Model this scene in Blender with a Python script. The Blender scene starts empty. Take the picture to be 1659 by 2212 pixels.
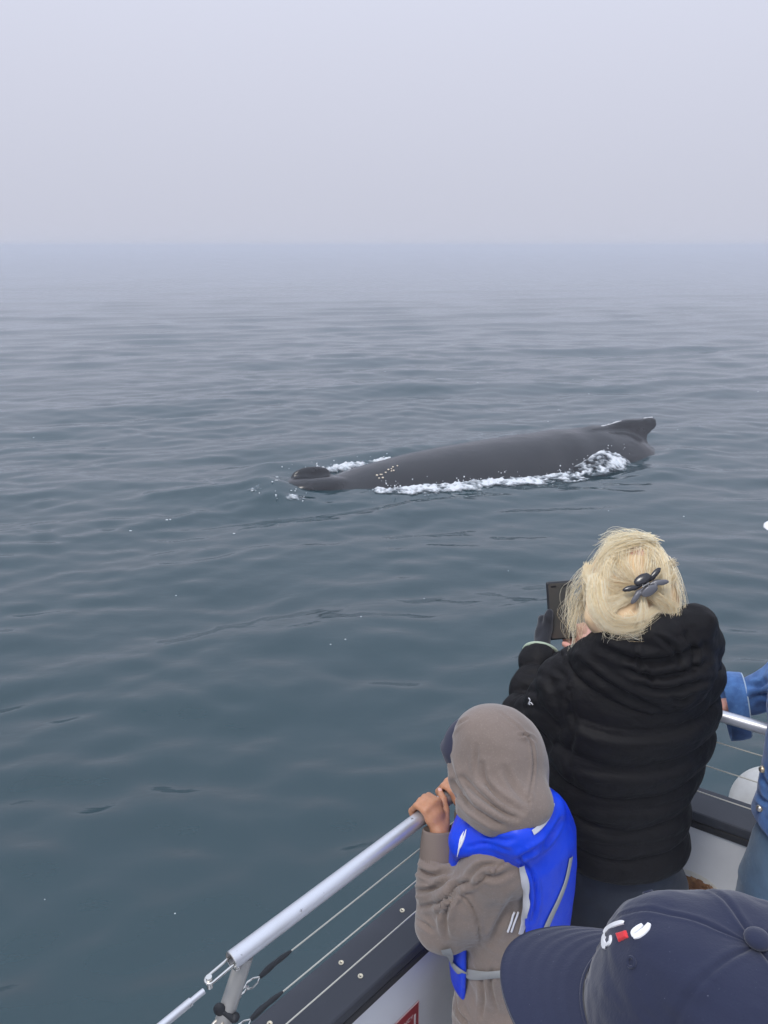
import bpy, bmesh, math, random
import numpy as np
from mathutils import Vector, Matrix

# ------------------------------------------------------------------ camera, sky, sun, exposure
SC = bpy.context.scene
COL = SC.collection
R = math.radians
EYE = 3.4                      # camera height above the sea
PITCH = 19.1
FPX = 1661.0                   # focal length in units of a 1659 x 2212 picture

cam_d = bpy.data.cameras.new('camera')
cam = bpy.data.objects.new('camera', cam_d)
COL.objects.link(cam)
cam_d.sensor_fit = 'VERTICAL'
cam_d.sensor_height = 36.0
cam_d.lens = 36.0 * FPX / 2212.0
cam_d.clip_start = 0.05
cam_d.clip_end = 6000
cam.location = (0, 0, EYE)
cam.rotation_euler = (R(90 - PITCH), 0, 0)
SC.camera = cam

SUN_EL, SUN_AZ = 60.0, -140.0    # azimuth from +Y, negative to the left
world = bpy.data.worlds.new('World')
SC.world = world
world.use_nodes = True
wn = world.node_tree
wn.nodes.clear()
w_out = wn.nodes.new('ShaderNodeOutputWorld')
w_bg = wn.nodes.new('ShaderNodeBackground')
w_bg.inputs['Strength'].default_value = 0.1
w_sky = wn.nodes.new('ShaderNodeTexSky')
w_sky.sky_type = 'NISHITA'
w_sky.sun_disc = False
w_sky.sun_elevation = R(SUN_EL)
w_sky.sun_rotation = R(SUN_AZ)
w_sky.dust_density = 6.0
w_geo = wn.nodes.new('ShaderNodeTexCoord')
w_sep = wn.nodes.new('ShaderNodeSeparateXYZ')
w_col = wn.nodes.new('ShaderNodeValToRGB')        # overcast: the sky brightens from the horizon to the zenith
w_col.color_ramp.interpolation = 'B_SPLINE'
for i_, (z_, l_, b_) in enumerate(((0.0, .585, 1.0), (.12, .64, 1.0), (.25, .71, 1.0), (.36, .80, 1.03), (.50, .90, 1.06), (.75, 1.05, 1.08), (1.0, 1.15, 1.08))):
    e_ = w_col.color_ramp.elements[0] if i_ == 0 else (w_col.color_ramp.elements[-1] if z_ == 1.0 else w_col.color_ramp.elements.new(z_))
    e_.position = z_
    e_.color = (l_ / 2 / b_ * .985, l_ / 2 * 1.015, l_ / 2 * 1.195 * b_ ** .5, 1)
w_gain = wn.nodes.new('ShaderNodeVectorMath')
w_gain.operation = 'SCALE'
w_gain.inputs['Scale'].default_value = 20.0
w_mix = wn.nodes.new('ShaderNodeMix')
w_mix.data_type = 'RGBA'
w_mix.inputs[0].default_value = 0.98
L = wn.links.new
L(w_geo.outputs['Generated'], w_sep.inputs[0])
L(w_sep.outputs['Z'], w_col.inputs['Fac'])
L(w_col.outputs['Color'], w_gain.inputs[0])
L(w_sky.outputs['Color'], w_mix.inputs[6])
L(w_gain.outputs[0], w_mix.inputs[7])
L(w_mix.outputs[2], w_bg.inputs['Color'])
L(w_bg.outputs[0], w_out.inputs['Surface'])

sun_d = bpy.data.lights.new('sun', 'SUN')
sun_d.energy = 1.5
sun_d.angle = R(16)
sun_d.color = (1.0, 0.95, 0.88)
sun = bpy.data.objects.new('sun', sun_d)
COL.objects.link(sun)
_sd = Vector((math.sin(R(SUN_AZ)) * math.cos(R(SUN_EL)), math.cos(R(SUN_AZ)) * math.cos(R(SUN_EL)), math.sin(R(SUN_EL))))
sun.rotation_euler = _sd.to_track_quat('Z', 'Y').to_euler()
sun.location = _sd * 30

SC.view_settings.view_transform = 'Standard'
SC.view_settings.look = 'None'
SC.view_settings.exposure = 0.0
SC.view_settings.gamma = 1.0
SC.view_settings.use_curve_mapping = False
SC.render.engine = 'CYCLES'
SC.cycles.use_denoising = True
SC.cycles.max_bounces = 6
SC.cycles.diffuse_bounces = 3
SC.cycles.glossy_bounces = 3
SC.cycles.transmission_bounces = 4
SC.cycles.volume_bounces = 1
SC.cycles.sample_clamp_indirect = 6.0

# ------------------------------------------------------------------ helpers
_c, _s = math.cos(R(PITCH)), math.sin(R(PITCH))


def ray(u, v):
    x, y = (u - 829.5) / FPX, (v - 1106.0) / FPX
    return np.array([x, _c - y * _s, -_s - y * _c])


def at(u, v, d):                # a point seen at picture position u, v, d metres in front of the lens
    return np.array([0, 0, EYE]) + ray(u, v) * d


def at_z(u, v, z):              # ... lying at height z
    r = ray(u, v)
    return np.array([0, 0, EYE]) + r * ((z - EYE) / r[2])


def V3(*a):
    return np.array(a, dtype=float)


def nrm(v):
    v = np.asarray(v, float)
    return v / np.linalg.norm(v)


def tag(o, label=None, cat=None, group=None, kind=None):
    if label: o['label'] = label
    if cat: o['category'] = cat
    if group: o['group'] = group
    if kind: o['kind'] = kind
    return o


def adopt(o, parent):
    if parent is not None:
        o.parent = parent
        if parent.name in _LOC:
            o.matrix_parent_inverse = Matrix.Translation(-Vector(_LOC[parent.name]))
    return o


_LOC = {}


def empty(name, loc=(0, 0, 0)):
    o = bpy.data.objects.new(name, None)
    COL.objects.link(o)
    o.location = loc
    o.empty_display_size = 0.1
    _LOC[o.name] = tuple(loc)
    return o


def mesh_obj(name, verts, faces, mat=None, parent=None, smooth=True, origin=None):
    me = bpy.data.meshes.new(name)
    verts = np.asarray(verts, dtype=np.float64)
    if origin is not None:
        verts = verts - np.asarray(origin)
    if isinstance(faces, np.ndarray):
        n = len(faces)
        k = faces.shape[1]
        me.vertices.add(len(verts))
        me.vertices.foreach_set('co', verts.astype(np.float32).ravel())
        me.loops.add(n * k)
        me.loops.foreach_set('vertex_index', faces.astype(np.int32).ravel())
        me.polygons.add(n)
        me.polygons.foreach_set('loop_start', np.arange(0, n * k, k, dtype=np.int32))
        me.update(calc_edges=True)
        me.validate()
    else:
        me.from_pydata(verts.tolist(), [], faces)
        me.update()
    if smooth and len(me.polygons):
        me.polygons.foreach_set('use_smooth', np.ones(len(me.polygons), dtype=bool))
    o = bpy.data.objects.new(name, me)
    COL.objects.link(o)
    if mat: me.materials.append(mat)
    if origin is not None:
        o.location = tuple(origin)
        _LOC[o.name] = tuple(origin)
    adopt(o, parent)
    return o


class MB:                       # collects simple shapes into one mesh
    def __init__(self):
        self.v, self.f = [], []

    def add(self, v, f):
        b = len(self.v)
        self.v += [tuple(map(float, p)) for p in v]
        self.f += [tuple(i + b for i in q) for q in f]

    def prism(self, poly, z0, z1):          # poly: list of (x, y), counter-clockwise
        n = len(poly)
        v = [(x, y, z0) for x, y in poly] + [(x, y, z1) for x, y in poly]
        f = [tuple(range(n))[::-1], tuple(range(n, 2 * n))]
        f += [(i, (i + 1) % n, n + (i + 1) % n, n + i) for i in range(n)]
        self.add(v, f)

    def box(self, c, ax, ay, az, sx, sy, sz):   # centre, three unit axes, full sizes
        c = np.asarray(c, float)
        v = []
        for dz in (-.5, .5):
            for dx, dy in ((-.5, -.5), (.5, -.5), (.5, .5), (-.5, .5)):
                v.append(c + np.asarray(ax) * sx * dx + np.asarray(ay) * sy * dy + np.asarray(az) * sz * dz)
        self.add(v, [(3, 2, 1, 0), (4, 5, 6, 7), (0, 1, 5, 4), (1, 2, 6, 5), (2, 3, 7, 6), (3, 0, 4, 7)])

    def tube(self, pts, rad, n=12, caps=True, closed=False, flat=None):
        pts = [np.asarray(p, float) for p in pts]
        m = len(pts)
        rads = [rad] * m if np.isscalar(rad) else list(rad)
        up = None
        rings = []
        for i in range(m):
            a = pts[i - 1] if (i > 0 or closed) else pts[i]
            b = pts[(i + 1) % m] if (i < m - 1 or closed) else pts[i]
            t = nrm(b - a)
            if up is None:
                up = np.array([0, 0, 1.0]) if abs(t[2]) < .9 else np.array([1.0, 0, 0])
            up = up - t * np.dot(up, t)
            up = nrm(up)
            sd = np.cross(t, up)
            fl = 1.0 if flat is None else flat
            rings.append([pts[i] + rads[i] * (math.cos(2 * math.pi * j / n) * sd + fl * math.sin(2 * math.pi * j / n) * up) for j in range(n)])
        v = [p for r_ in rings for p in r_]
        f = []
        for i in range(m if closed else m - 1):
            i2 = (i + 1) % m
            for j in range(n):
                j2 = (j + 1) % n
                f.append((i * n + j, i * n + j2, i2 * n + j2, i2 * n + j))
        if caps and not closed:
            f.append(tuple(range(n))[::-1])
            f.append(tuple((m - 1) * n + j for j in range(n)))
        self.add(v, f)

    def blob(self, c, r, ax=None, nu=10, nv=6):
        c = np.asarray(c, float)
        r = np.asarray(r, float) * np.ones(3)
        A = np.eye(3) if ax is None else np.asarray(ax)
        v, f = [], []
        for i in range(nv + 1):
            th = math.pi * i / nv
            for j in range(nu):
                ph = 2 * math.pi * j / nu
                q = np.array([math.sin(th) * math.cos(ph), math.sin(th) * math.sin(ph), math.cos(th)]) * r
                v.append(c + q @ A)
        for i in range(nv):
            for j in range(nu):
                j2 = (j + 1) % nu
                f.append((i * nu + j, (i + 1) * nu + j, (i + 1) * nu + j2, i * nu + j2))
        self.add(v, f)

    def build(self, name, mat=None, parent=None, smooth=True, origin=None, bevel=0):
        o = mesh_obj(name, np.array(self.v), self.f, mat, parent, smooth, origin)
        if bevel:
            b = o.modifiers.new('bevel', 'BEVEL')
            b.width = bevel
            b.segments = 2
            b.limit_method = 'ANGLE'
            b.angle_limit = R(40)
        if smooth:
            o.data.set_sharp_from_angle(angle=R(50))
        return o


# ---- numpy value noise
def _hash(ix, iy, iz, seed):
    h = (ix.astype(np.int64) * 374761393 + iy.astype(np.int64) * 668265263 + iz.astype(np.int64) * 2147483647 + seed * 1274126177) & 0xFFFFFFFF
    h = ((h ^ (h >> 13)) * 1274126177) & 0xFFFFFFFF
    h = ((h ^ (h >> 16)) * 2246822519) & 0xFFFFFFFF
    return ((h ^ (h >> 15)) & 0xFFFF) / 65535.0 * 2 - 1


def noise(p, scale=1.0, seed=0, octaves=1, rough=0.5):
    p = np.asarray(p, float)
    out = np.zeros(p.shape[:-1])
    amp, tot = 1.0, 0.0
    for o in range(octaves):
        q = p * scale * (2.0 ** o) + o * 17.31
        i = np.floor(q)
        f = q - i
        f = f * f * f * (f * (f * 6 - 15) + 10)
        ix, iy, iz = i[..., 0], i[..., 1], i[..., 2]
        r_ = 0
        for dx in (0, 1):
            wx = f[..., 0] if dx else 1 - f[..., 0]
            for dy in (0, 1):
                wy = f[..., 1] if dy else 1 - f[..., 1]
                for dz in (0, 1):
                    wz = f[..., 2] if dz else 1 - f[..., 2]
                    r_ = r_ + wx * wy * wz * _hash(ix + dx, iy + dy, iz + dz, seed + o)
        out += amp * r_
        tot += amp
        amp *= rough
    return out / tot


def sstep(a, b, x):
    t = np.clip((x - a) / (b - a), 0, 1)
    return t * t * (3 - 2 * t)


# ---- signed distance field, meshed with surface nets
class Field:
    def __init__(self, lo, hi, h):
        self.lo = np.asarray(lo, float)
        self.h = h
        self.n = np.ceil((np.asarray(hi, float) - self.lo) / h).astype(int) + 1
        self.D = np.full(self.n, 0.5, dtype=np.float32)

    def _sub(self, lo, hi):
        i0 = np.clip(np.floor((np.asarray(lo) - self.lo) / self.h).astype(int), 0, self.n)
        i1 = np.clip(np.ceil((np.asarray(hi) - self.lo) / self.h).astype(int) + 1, 0, self.n)
        sl = tuple(slice(a, b) for a, b in zip(i0, i1))
        ax = [self.lo[k] + self.h * np.arange(i0[k], i1[k]) for k in range(3)]
        P = np.stack(np.meshgrid(*ax, indexing='ij'), -1).astype(np.float32)
        return sl, P

    def put(self, fn, lo, hi, k=0.0, cut=False, m=0.03):
        m = m + k
        sl, P = self._sub(np.asarray(lo) - m, np.asarray(hi) + m)
        if P.size == 0:
            return self
        d = fn(P)
        D = self.D[sl]
        if cut:
            if k > 0:
                hh = np.clip(.5 - .5 * (D + d) / k, 0, 1)
                D[...] = D * (1 - hh) - d * hh + k * hh * (1 - hh)
            else:
                D[...] = np.maximum(D, -d)
        elif k > 0:
            hh = np.clip(.5 + .5 * (D - d) / k, 0, 1)
            D[...] = D * (1 - hh) + d * hh - k * hh * (1 - hh)
        else:
            D[...] = np.minimum(D, d)
        return self

    def cap(self, a, b, ra, rb=None, k=0.02, e=None, s=1.0, cut=False):
        # tapered capsule; e, s: flattened along unit vector e to s of its radius
        a, b = np.asarray(a, float), np.asarray(b, float)
        rb = ra if rb is None else rb
        r = max(ra, rb)
        lo, hi = np.minimum(a, b) - r, np.maximum(a, b) + r
        ev = None if e is None else nrm(e)

        def fn(P):
            q = P - a
            ab = b - a
            aa, bb = a, ab
            if ev is not None:
                q = q + (q @ ev)[..., None] * ev * (1 / s - 1)
                bb = ab + (ab @ ev) * ev * (1 / s - 1)
            t = np.clip((q @ bb) / max(bb @ bb, 1e-9), 0, 1)
            d = np.linalg.norm(q - t[..., None] * bb, axis=-1) - (ra + (rb - ra) * t)
            return d * (s if ev is not None and s < 1 else 1)
        return self.put(fn, lo, hi, k, cut)

    def chain(self, pts, rads, k=0.02, **kw):
        for i in range(len(pts) - 1):
            self.cap(pts[i], pts[i + 1], rads[i], rads[i + 1], k, **kw)
        return self

    def ell(self, c, r, A=None, k=0.02, cut=False):
        c = np.asarray(c, float)
        r = np.asarray(r, float) * np.ones(3)
        A = np.eye(3) if A is None else np.asarray(A)
        ext = np.sqrt(((A * r[:, None]) ** 2).sum(0))

        def fn(P):
            q = (P - c) @ A.T
            k0 = np.linalg.norm(q / r, axis=-1)
            k1 = np.linalg.norm(q / (r * r), axis=-1)
            return k0 * (k0 - 1) / np.maximum(k1, 1e-6)
        return self.put(fn, c - ext, c + ext, k, cut)

    def loft(self, zs, cx, cy, a, b, yaw=0.0, k=0.02, p=2.0, end=0.02, cut=False):
        # upright body: centre and half-axes given at heights zs
        zs = np.asarray(zs, float)
        m = max(max(a), max(b))
        lo = [min(cx) - m, min(cy) - m, zs[0]]
        hi = [max(cx) + m, max(cy) + m, zs[-1]]
        cyw, syw = math.cos(yaw), math.sin(yaw)

        def fn(P):
            z = P[..., 2]
            X, Y = P[..., 0] - np.interp(z, zs, cx), P[..., 1] - np.interp(z, zs, cy)
            A, B = np.interp(z, zs, a), np.interp(z, zs, b)
            x, y = X * cyw + Y * syw, -X * syw + Y * cyw
            q = (np.abs(x / A) ** p + np.abs(y / B) ** p) ** (1 / p)
            d = (q - 1) * np.minimum(A, B)
            dz = np.maximum(zs[0] - z, z - zs[-1])
            dd = np.maximum(d, dz)
            if end:
                hh = np.clip(.5 + .5 * (d - dz) / end, 0, 1)
                dd = d * hh + dz * (1 - hh) + end * hh * (1 - hh)
            return dd
        return self.put(fn, lo, hi, k, cut)

    def mesh(self, smooth_it=1):
        D = self.D
        n = self.n
        S = D < 0
        corners = [(i, j, k) for i in (0, 1) for j in (0, 1) for k in (0, 1)]
        cn = n - 1
        cnt = np.zeros(cn, dtype=np.int8)
        for i, j, k in corners:
            cnt += S[i:i + cn[0], j:j + cn[1], k:k + cn[2]]
        act = (cnt > 0) & (cnt < 8)
        idx = np.full(cn, -1, dtype=np.int64)
        cells = np.argwhere(act)
        idx[act] = np.arange(len(cells))
        acc = np.zeros((len(cells), 3))
        num = np.zeros(len(cells))
        vals = {c: D[cells[:, 0] + c[0], cells[:, 1] + c[1], cells[:, 2] + c[2]].astype(float) for c in corners}
        for c in corners:
            for ax in range(3):
                if c[ax] == 0:
                    c2 = list(c); c2[ax] = 1; c2 = tuple(c2)
                    a, b = vals[c], vals[c2]
                    m = (a < 0) != (b < 0)
                    t = np.where(m, a / np.where(m, a - b, 1), 0)
                    pt = np.array(c, float)[None, :].repeat(len(cells), 0)
                    pt[:, ax] = t
                    acc[m] += pt[m]
                    num[m] += 1
        v = (cells + acc / num[:, None]) * self.h + self.lo
        faces = []
        for ax in range(3):
            o1, o2 = [(1, 2), (2, 0), (0, 1)][ax]
            sh = n.copy(); sh[ax] -= 1
            sA = [slice(0, sh[0]), slice(0, sh[1]), slice(0, sh[2])]
            sB = [slice(0, sh[0]), slice(0, sh[1]), slice(0, sh[2])]
            sB[ax] = slice(1, n[ax])
            a, b = S[tuple(sA)], S[tuple(sB)]
            e = np.argwhere(a != b)
            e = e[(e[:, o1] > 0) & (e[:, o2] > 0) & (e[:, o1] < cn[o1]) & (e[:, o2] < cn[o2])]
            if len(e) == 0:
                continue
            sgn = a[e[:, 0], e[:, 1], e[:, 2]]
            q = []
            for d1, d2 in ((0, 0), (-1, 0), (-1, -1), (0, -1)):
                c = e.copy()
                c[:, o1] += d1
                c[:, o2] += d2
                q.append(idx[c[:, 0], c[:, 1], c[:, 2]])
            q = np.stack(q, 1)
            q[~sgn] = q[~sgn][:, ::-1]
            faces.append(q)
        f = np.concatenate(faces)
        f = f[(f >= 0).all(1)]
        for _ in range(smooth_it):
            v = relax(v, f)
        return v, f


def relax(v, f, w=0.5):
    s = np.zeros_like(v)
    c = np.zeros(len(v))
    for i in range(4):
        j = (i + 1) % 4
        np.add.at(s, f[:, i], v[f[:, j]])
        np.add.at(c, f[:, i], 1)
        np.add.at(s, f[:, j], v[f[:, i]])
        np.add.at(c, f[:, j], 1)
    return v * (1 - w) + w * s / np.maximum(c, 1)[:, None]


def normals(v, f):
    n = np.cross(v[f[:, 2]] - v[f[:, 0]], v[f[:, 3]] - v[f[:, 1]])
    out = np.zeros_like(v)
    for i in range(4):
        np.add.at(out, f[:, i], n)
    return out / np.maximum(np.linalg.norm(out, axis=1), 1e-12)[:, None]


def seg_near(v, a, b):          # nearest parameter and distance to a segment
    ab = np.asarray(b) - np.asarray(a)
    t = np.clip(((v - a) @ ab) / (ab @ ab), 0, 1)
    return t, np.linalg.norm(v - a - t[:, None] * ab, axis=1)


def spline(pts, n):             # Catmull-Rom through points
    pts = np.asarray(pts, float)
    P = np.vstack([2 * pts[0] - pts[1], pts, 2 * pts[-1] - pts[-2]])
    out = []
    m = len(pts) - 1
    for q in np.linspace(0, m, n):
        i = min(int(q), m - 1)
        t = q - i
        a, b, c, d = P[i], P[i + 1], P[i + 2], P[i + 3]
        out.append(.5 * (2 * b + (c - a) * t + (2 * a - 5 * b + 4 * c - d) * t * t + (3 * b - a - 3 * c + d) * t ** 3))
    return np.array(out)


# ------------------------------------------------------------------ materials
def material(name, color, rough=0.6, metal=0.0, bump=None, vary=None, sheen=0.0, spec=0.5, coat=0.0, weave=None, subsurf=0.0):
    """bump: list of (scale, strength, stretch xyz); vary: (scale, second colour, low, high)"""
    m = bpy.data.materials.new(name)
    m.use_nodes = True
    nt = m.node_tree
    b = nt.nodes['Principled BSDF']
    b.inputs['Base Color'].default_value = (*color, 1)
    b.inputs['Roughness'].default_value = rough
    b.inputs['Metallic'].default_value = metal
    b.inputs['Specular IOR Level'].default_value = spec
    if sheen:
        b.inputs['Sheen Weight'].default_value = sheen
        b.inputs['Sheen Roughness'].default_value = 0.5
    if coat:
        b.inputs['Coat Weight'].default_value = coat
        b.inputs['Coat Roughness'].default_value = 0.15
    if subsurf:
        b.inputs['Subsurface Weight'].default_value = subsurf
        b.inputs['Subsurface Radius'].default_value = (0.012, 0.005, 0.003)
        b.inputs['Subsurface Scale'].default_value = 1.0
    tc = nt.nodes.new('ShaderNodeTexCoord')
    if vary:
        for k, (sc, col2, lo, hi) in enumerate(vary if isinstance(vary, list) else [vary]):
            nz = nt.nodes.new('ShaderNodeTexNoise')
            nz.inputs['Scale'].default_value = sc
            nz.inputs['Detail'].default_value = 6
            nz.inputs['Roughness'].default_value = 0.6
            nt.links.new(tc.outputs['Object'], nz.inputs['Vector'])
            rp = nt.nodes.new('ShaderNodeMapRange')
            rp.inputs['From Min'].default_value = lo
            rp.inputs['From Max'].default_value = hi
            nt.links.new(nz.outputs['Fac'], rp.inputs['Value'])
            mx = nt.nodes.new('ShaderNodeMix')
            mx.data_type = 'RGBA'
            nt.links.new(rp.outputs['Result'], mx.inputs[0])
            old = b.inputs['Base Color'].links
            if old:
                nt.links.new(old[0].from_socket, mx.inputs[6])
            else:
                mx.inputs[6].default_value = (*color, 1)
            mx.inputs[7].default_value = (*col2, 1)
            nt.links.new(mx.outputs[2], b.inputs['Base Color'])
    last = None
    for sc, st, stretch in (bump or []):
        nz = nt.nodes.new('ShaderNodeTexNoise')
        nz.inputs['Scale'].default_value = sc
        nz.inputs['Detail'].default_value = 4
        mp = nt.nodes.new('ShaderNodeMapping')
        mp.inputs['Scale'].default_value = stretch or (1, 1, 1)
        nt.links.new(tc.outputs['Object'], mp.inputs['Vector'])
        nt.links.new(mp.outputs['Vector'], nz.inputs['Vector'])
        bp = nt.nodes.new('ShaderNodeBump')
        bp.inputs['Strength'].default_value = st
        bp.inputs['Distance'].default_value = 0.3 / sc
        nt.links.new(nz.outputs['Fac'], bp.inputs['Height'])
        if last:
            nt.links.new(last.outputs['Normal'], bp.inputs['Normal'])
        last = bp
    if last:
        nt.links.new(last.outputs['Normal'], b.inputs['Normal'])
    return m
# ------------------------------------------------------------------ the sea
rng = np.random.default_rng(7)
# whale frame: s runs from blowhole to dorsal fin, lat is positive on the side facing the boat
W0 = at_z(690, 1065, 0.0)[:2]
W1 = at_z(1400, 975, 0.0)[:2]
WD = nrm(W1 - W0)
WN = np.array([WD[1], -WD[0]])


def whale_frame(x, y):
    dx, dy = x - W0[0], y - W0[1]
    return dx * WD[0] + dy * WD[1], dx * WN[0] + dy * WN[1]


def whale_world(s, lat, z):
    return np.stack([W0[0] + s * WD[0] + lat * WN[0], W0[1] + s * WD[1] + lat * WN[1], z + 0 * s], -1)


_comps = []
for lam0, lam1, slope, n, spread in ((3.5, 9.0, 0.022, 10, 24), (1.1, 3.0, 0.078, 34, 20), (0.5, 1.1, 0.110, 50, 21), (0.27, 0.5, 0.140, 80, 23), (0.15, 0.27, 0.050, 50, 32)):
    for _ in range(n):
        lam = lam0 * (lam1 / lam0) ** rng.random()
        k = 2 * math.pi / lam
        ang = R(109 + rng.normal() * spread)
        _comps.append((k * math.cos(ang), k * math.sin(ang), slope / k * math.sqrt(2.0 / n) * (0.6 + .8 * rng.random()), rng.random() * 6.283, lam))


def sea_height(x, y, cell=0.0):
    x, y = np.asarray(x, float), np.asarray(y, float)
    p2 = np.stack([x, y, np.zeros_like(x)], -1)
    s, lat = whale_frame(x, y)
    patch = 0.72 + 0.6 * noise(p2 * np.array([.6, 1, 1]), 0.11, 5, 2)          # ruffled and calmer patches
    slick = np.exp(-(((s - 3.6) / 3.0) ** 2) - (((lat - 2.6) / 1.5) ** 2))       # smooth water beside the whale
    wx = x + 0.35 * noise(p2, 0.35, 11, 2)
    wy = y + 0.35 * noise(p2, 0.35, 12, 2)
    z = np.zeros_like(x)
    for kx, ky, a, ph, lam in _comps:
        w = sstep(2.0, 3.4, lam / np.maximum(cell, 1e-4))
        amp = a * w
        if lam < 1.3:
            amp = amp * patch * (1 - .55 * slick)
        c = np.cos(kx * wx + ky * wy + ph)
        z += amp * c
    # swells pushed up by the whale: along its sides, before the head and behind the fin
    side = np.exp(-((lat - 1.25) / .35) ** 2) * sstep(-.3, 1.2, s) * (1 - sstep(4.8, 6.2, s))
    far = np.exp(-((lat + 1.45) / .4) ** 2) * sstep(-1.2, -.2, s) * (1 - sstep(2.0, 4.0, s))
    head = 1.25 * np.exp(-((s + .62) / .34) ** 2 - ((lat + .2) / .7) ** 2)
    tail = np.exp(-((s - 6.7) / .5) ** 2 - ((lat - .5) / .7) ** 2)
    near = np.exp(-((s - 5.3) / 0.7) ** 2 - ((lat - 1.0) / .45) ** 2)
    z += .06 * side + .11 * far + .10 * head + .05 * tail + .06 * near
    wake = np.exp(-((lat - .10 - .16 * (-s - .6)) / .16) ** 2) + np.exp(-((lat + .5 + .10 * (-s - .6)) / .2) ** 2)
    z += .045 * wake * sstep(-3.4, -2.2, s) * (1 - sstep(-.9, -.4, s)) * (1 + .6 * noise(p2, 2.2, 33, 2))
    rough_w = np.exp(-((lat + .1) / 1.9) ** 2) * np.exp(-((s - .2) / 3.6) ** 2)
    z += .018 * rough_w * noise(p2, 3.2, 31, 3)
    return z


def build_sea():
    r = [0.05]
    while r[-1] < 1150:
        q = r[-1]
        r.append(q + max(.03, .004 * q, q * q / (EYE * 769) * 0.75))
    r = np.array(r)
    fine = np.linspace(R(90 - 50), R(90 + 50), 620)
    rest = np.linspace(R(90 + 50), R(360 + 90 - 50), 90)[1:-1]
    th = np.concatenate([fine, rest])
    dth = np.concatenate([np.full(len(fine), fine[1] - fine[0]), np.full(len(rest), rest[1] - rest[0])])
    RR, TT = np.meshgrid(r, th, indexing='ij')
    X, Y = RR * np.cos(TT), RR * np.sin(TT)
    dr = np.gradient(r)
    cell = np.maximum(dr[:, None], (r[:, None] * dth[None, :]))
    Z = sea_height(X, Y, cell)
    Z *= 1 - sstep(700, 1000, RR)
    v = np.stack([X, Y, Z], -1).reshape(-1, 3)
    nr, nt_ = len(r), len(th)
    i, j = np.meshgrid(np.arange(nr - 1), np.arange(nt_), indexing='ij')
    j2 = (j + 1) % nt_
    f = np.stack([i * nt_ + j, (i + 1) * nt_ + j, (i + 1) * nt_ + j2, i * nt_ + j2], -1).reshape(-1, 4)
    m = bpy.data.materials.new('sea_water')
    m.use_nodes = True
    nt = m.node_tree
    b = nt.nodes['Principled BSDF']
    b.inputs['Roughness'].default_value = 0.07
    b.inputs['IOR'].default_value = 1.62
    tc = nt.nodes.new('ShaderNodeTexCoord')
    mp = nt.nodes.new('ShaderNodeMapping')
    mp.inputs['Rotation'].default_value = (0, 0, R(-16))
    mp.inputs['Scale'].default_value = (0.5, 1.0, 1.0)
    nt.links.new(tc.outputs['Object'], mp.inputs['Vector'])
    # body colour: green-blue water with cloudier drifts
    nz = nt.nodes.new('ShaderNodeTexNoise')
    nz.inputs['Scale'].default_value = 0.55
    nz.inputs['Detail'].default_value = 4
    nt.links.new(mp.outputs['Vector'], nz.inputs['Vector'])
    mx = nt.nodes.new('ShaderNodeMix')
    mx.data_type = 'RGBA'
    mx.inputs[6].default_value = (0.001, 0.026, 0.034, 1)
    mx.inputs[7].default_value = (0.002, 0.029, 0.037, 1)
    rp = nt.nodes.new('ShaderNodeMapRange')
    rp.inputs['From Min'].default_value = .35
    rp.inputs['From Max'].default_value = .7
    nt.links.new(nz.outputs['Fac'], rp.inputs['Value'])
    nt.links.new(rp.outputs['Result'], mx.inputs[0])
    nt.links.new(mx.outputs[2], b.inputs['Base Color'])
    last = None
    for sc, st, dist in ((2.4, .10, .10), (7.0, .18, .025), (20.0, .16, .008)):
        n2 = nt.nodes.new('ShaderNodeTexNoise')
        n2.inputs['Scale'].default_value = sc
        n2.inputs['Detail'].default_value = 3
        n2.inputs['Distortion'].default_value = .3
        nt.links.new(mp.outputs['Vector'], n2.inputs['Vector'])
        bp = nt.nodes.new('ShaderNodeBump')
        bp.inputs['Strength'].default_value = st
        bp.inputs['Distance'].default_value = dist
        nt.links.new(n2.outputs['Fac'], bp.inputs['Height'])
        if last:
            nt.links.new(last.outputs['Normal'], bp.inputs['Normal'])
        last = bp
    nt.links.new(last.outputs['Normal'], b.inputs['Normal'])
    o = mesh_obj('sea', v, f, m)
    tag(o, 'grey green rippled sea fading into the fog', None, None, 'structure')
    return o


build_sea()

# ------------------------------------------------------------------ the whale
WH_S = [-2.6, -1.6, -.8, -.3, .1, .5, .9, 1.7, 2.5, 3.4, 4.3, 5.0, 5.5, 5.9, 6.3, 6.8, 7.6, 8.6]
WH_TOP = [-.65, -.42, -.26, -.11, .03, .13, .21, .32, .38, .42, .45, .44, .40, .26, .02, -.22, -.5, -.8]
WH_A = [.35, .62, .80, .86, .88, .93, .98, 1.08, 1.14, 1.17, 1.12, .98, .84, .70, .56, .46, .34, .26]
WH_LAT = -.28


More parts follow.
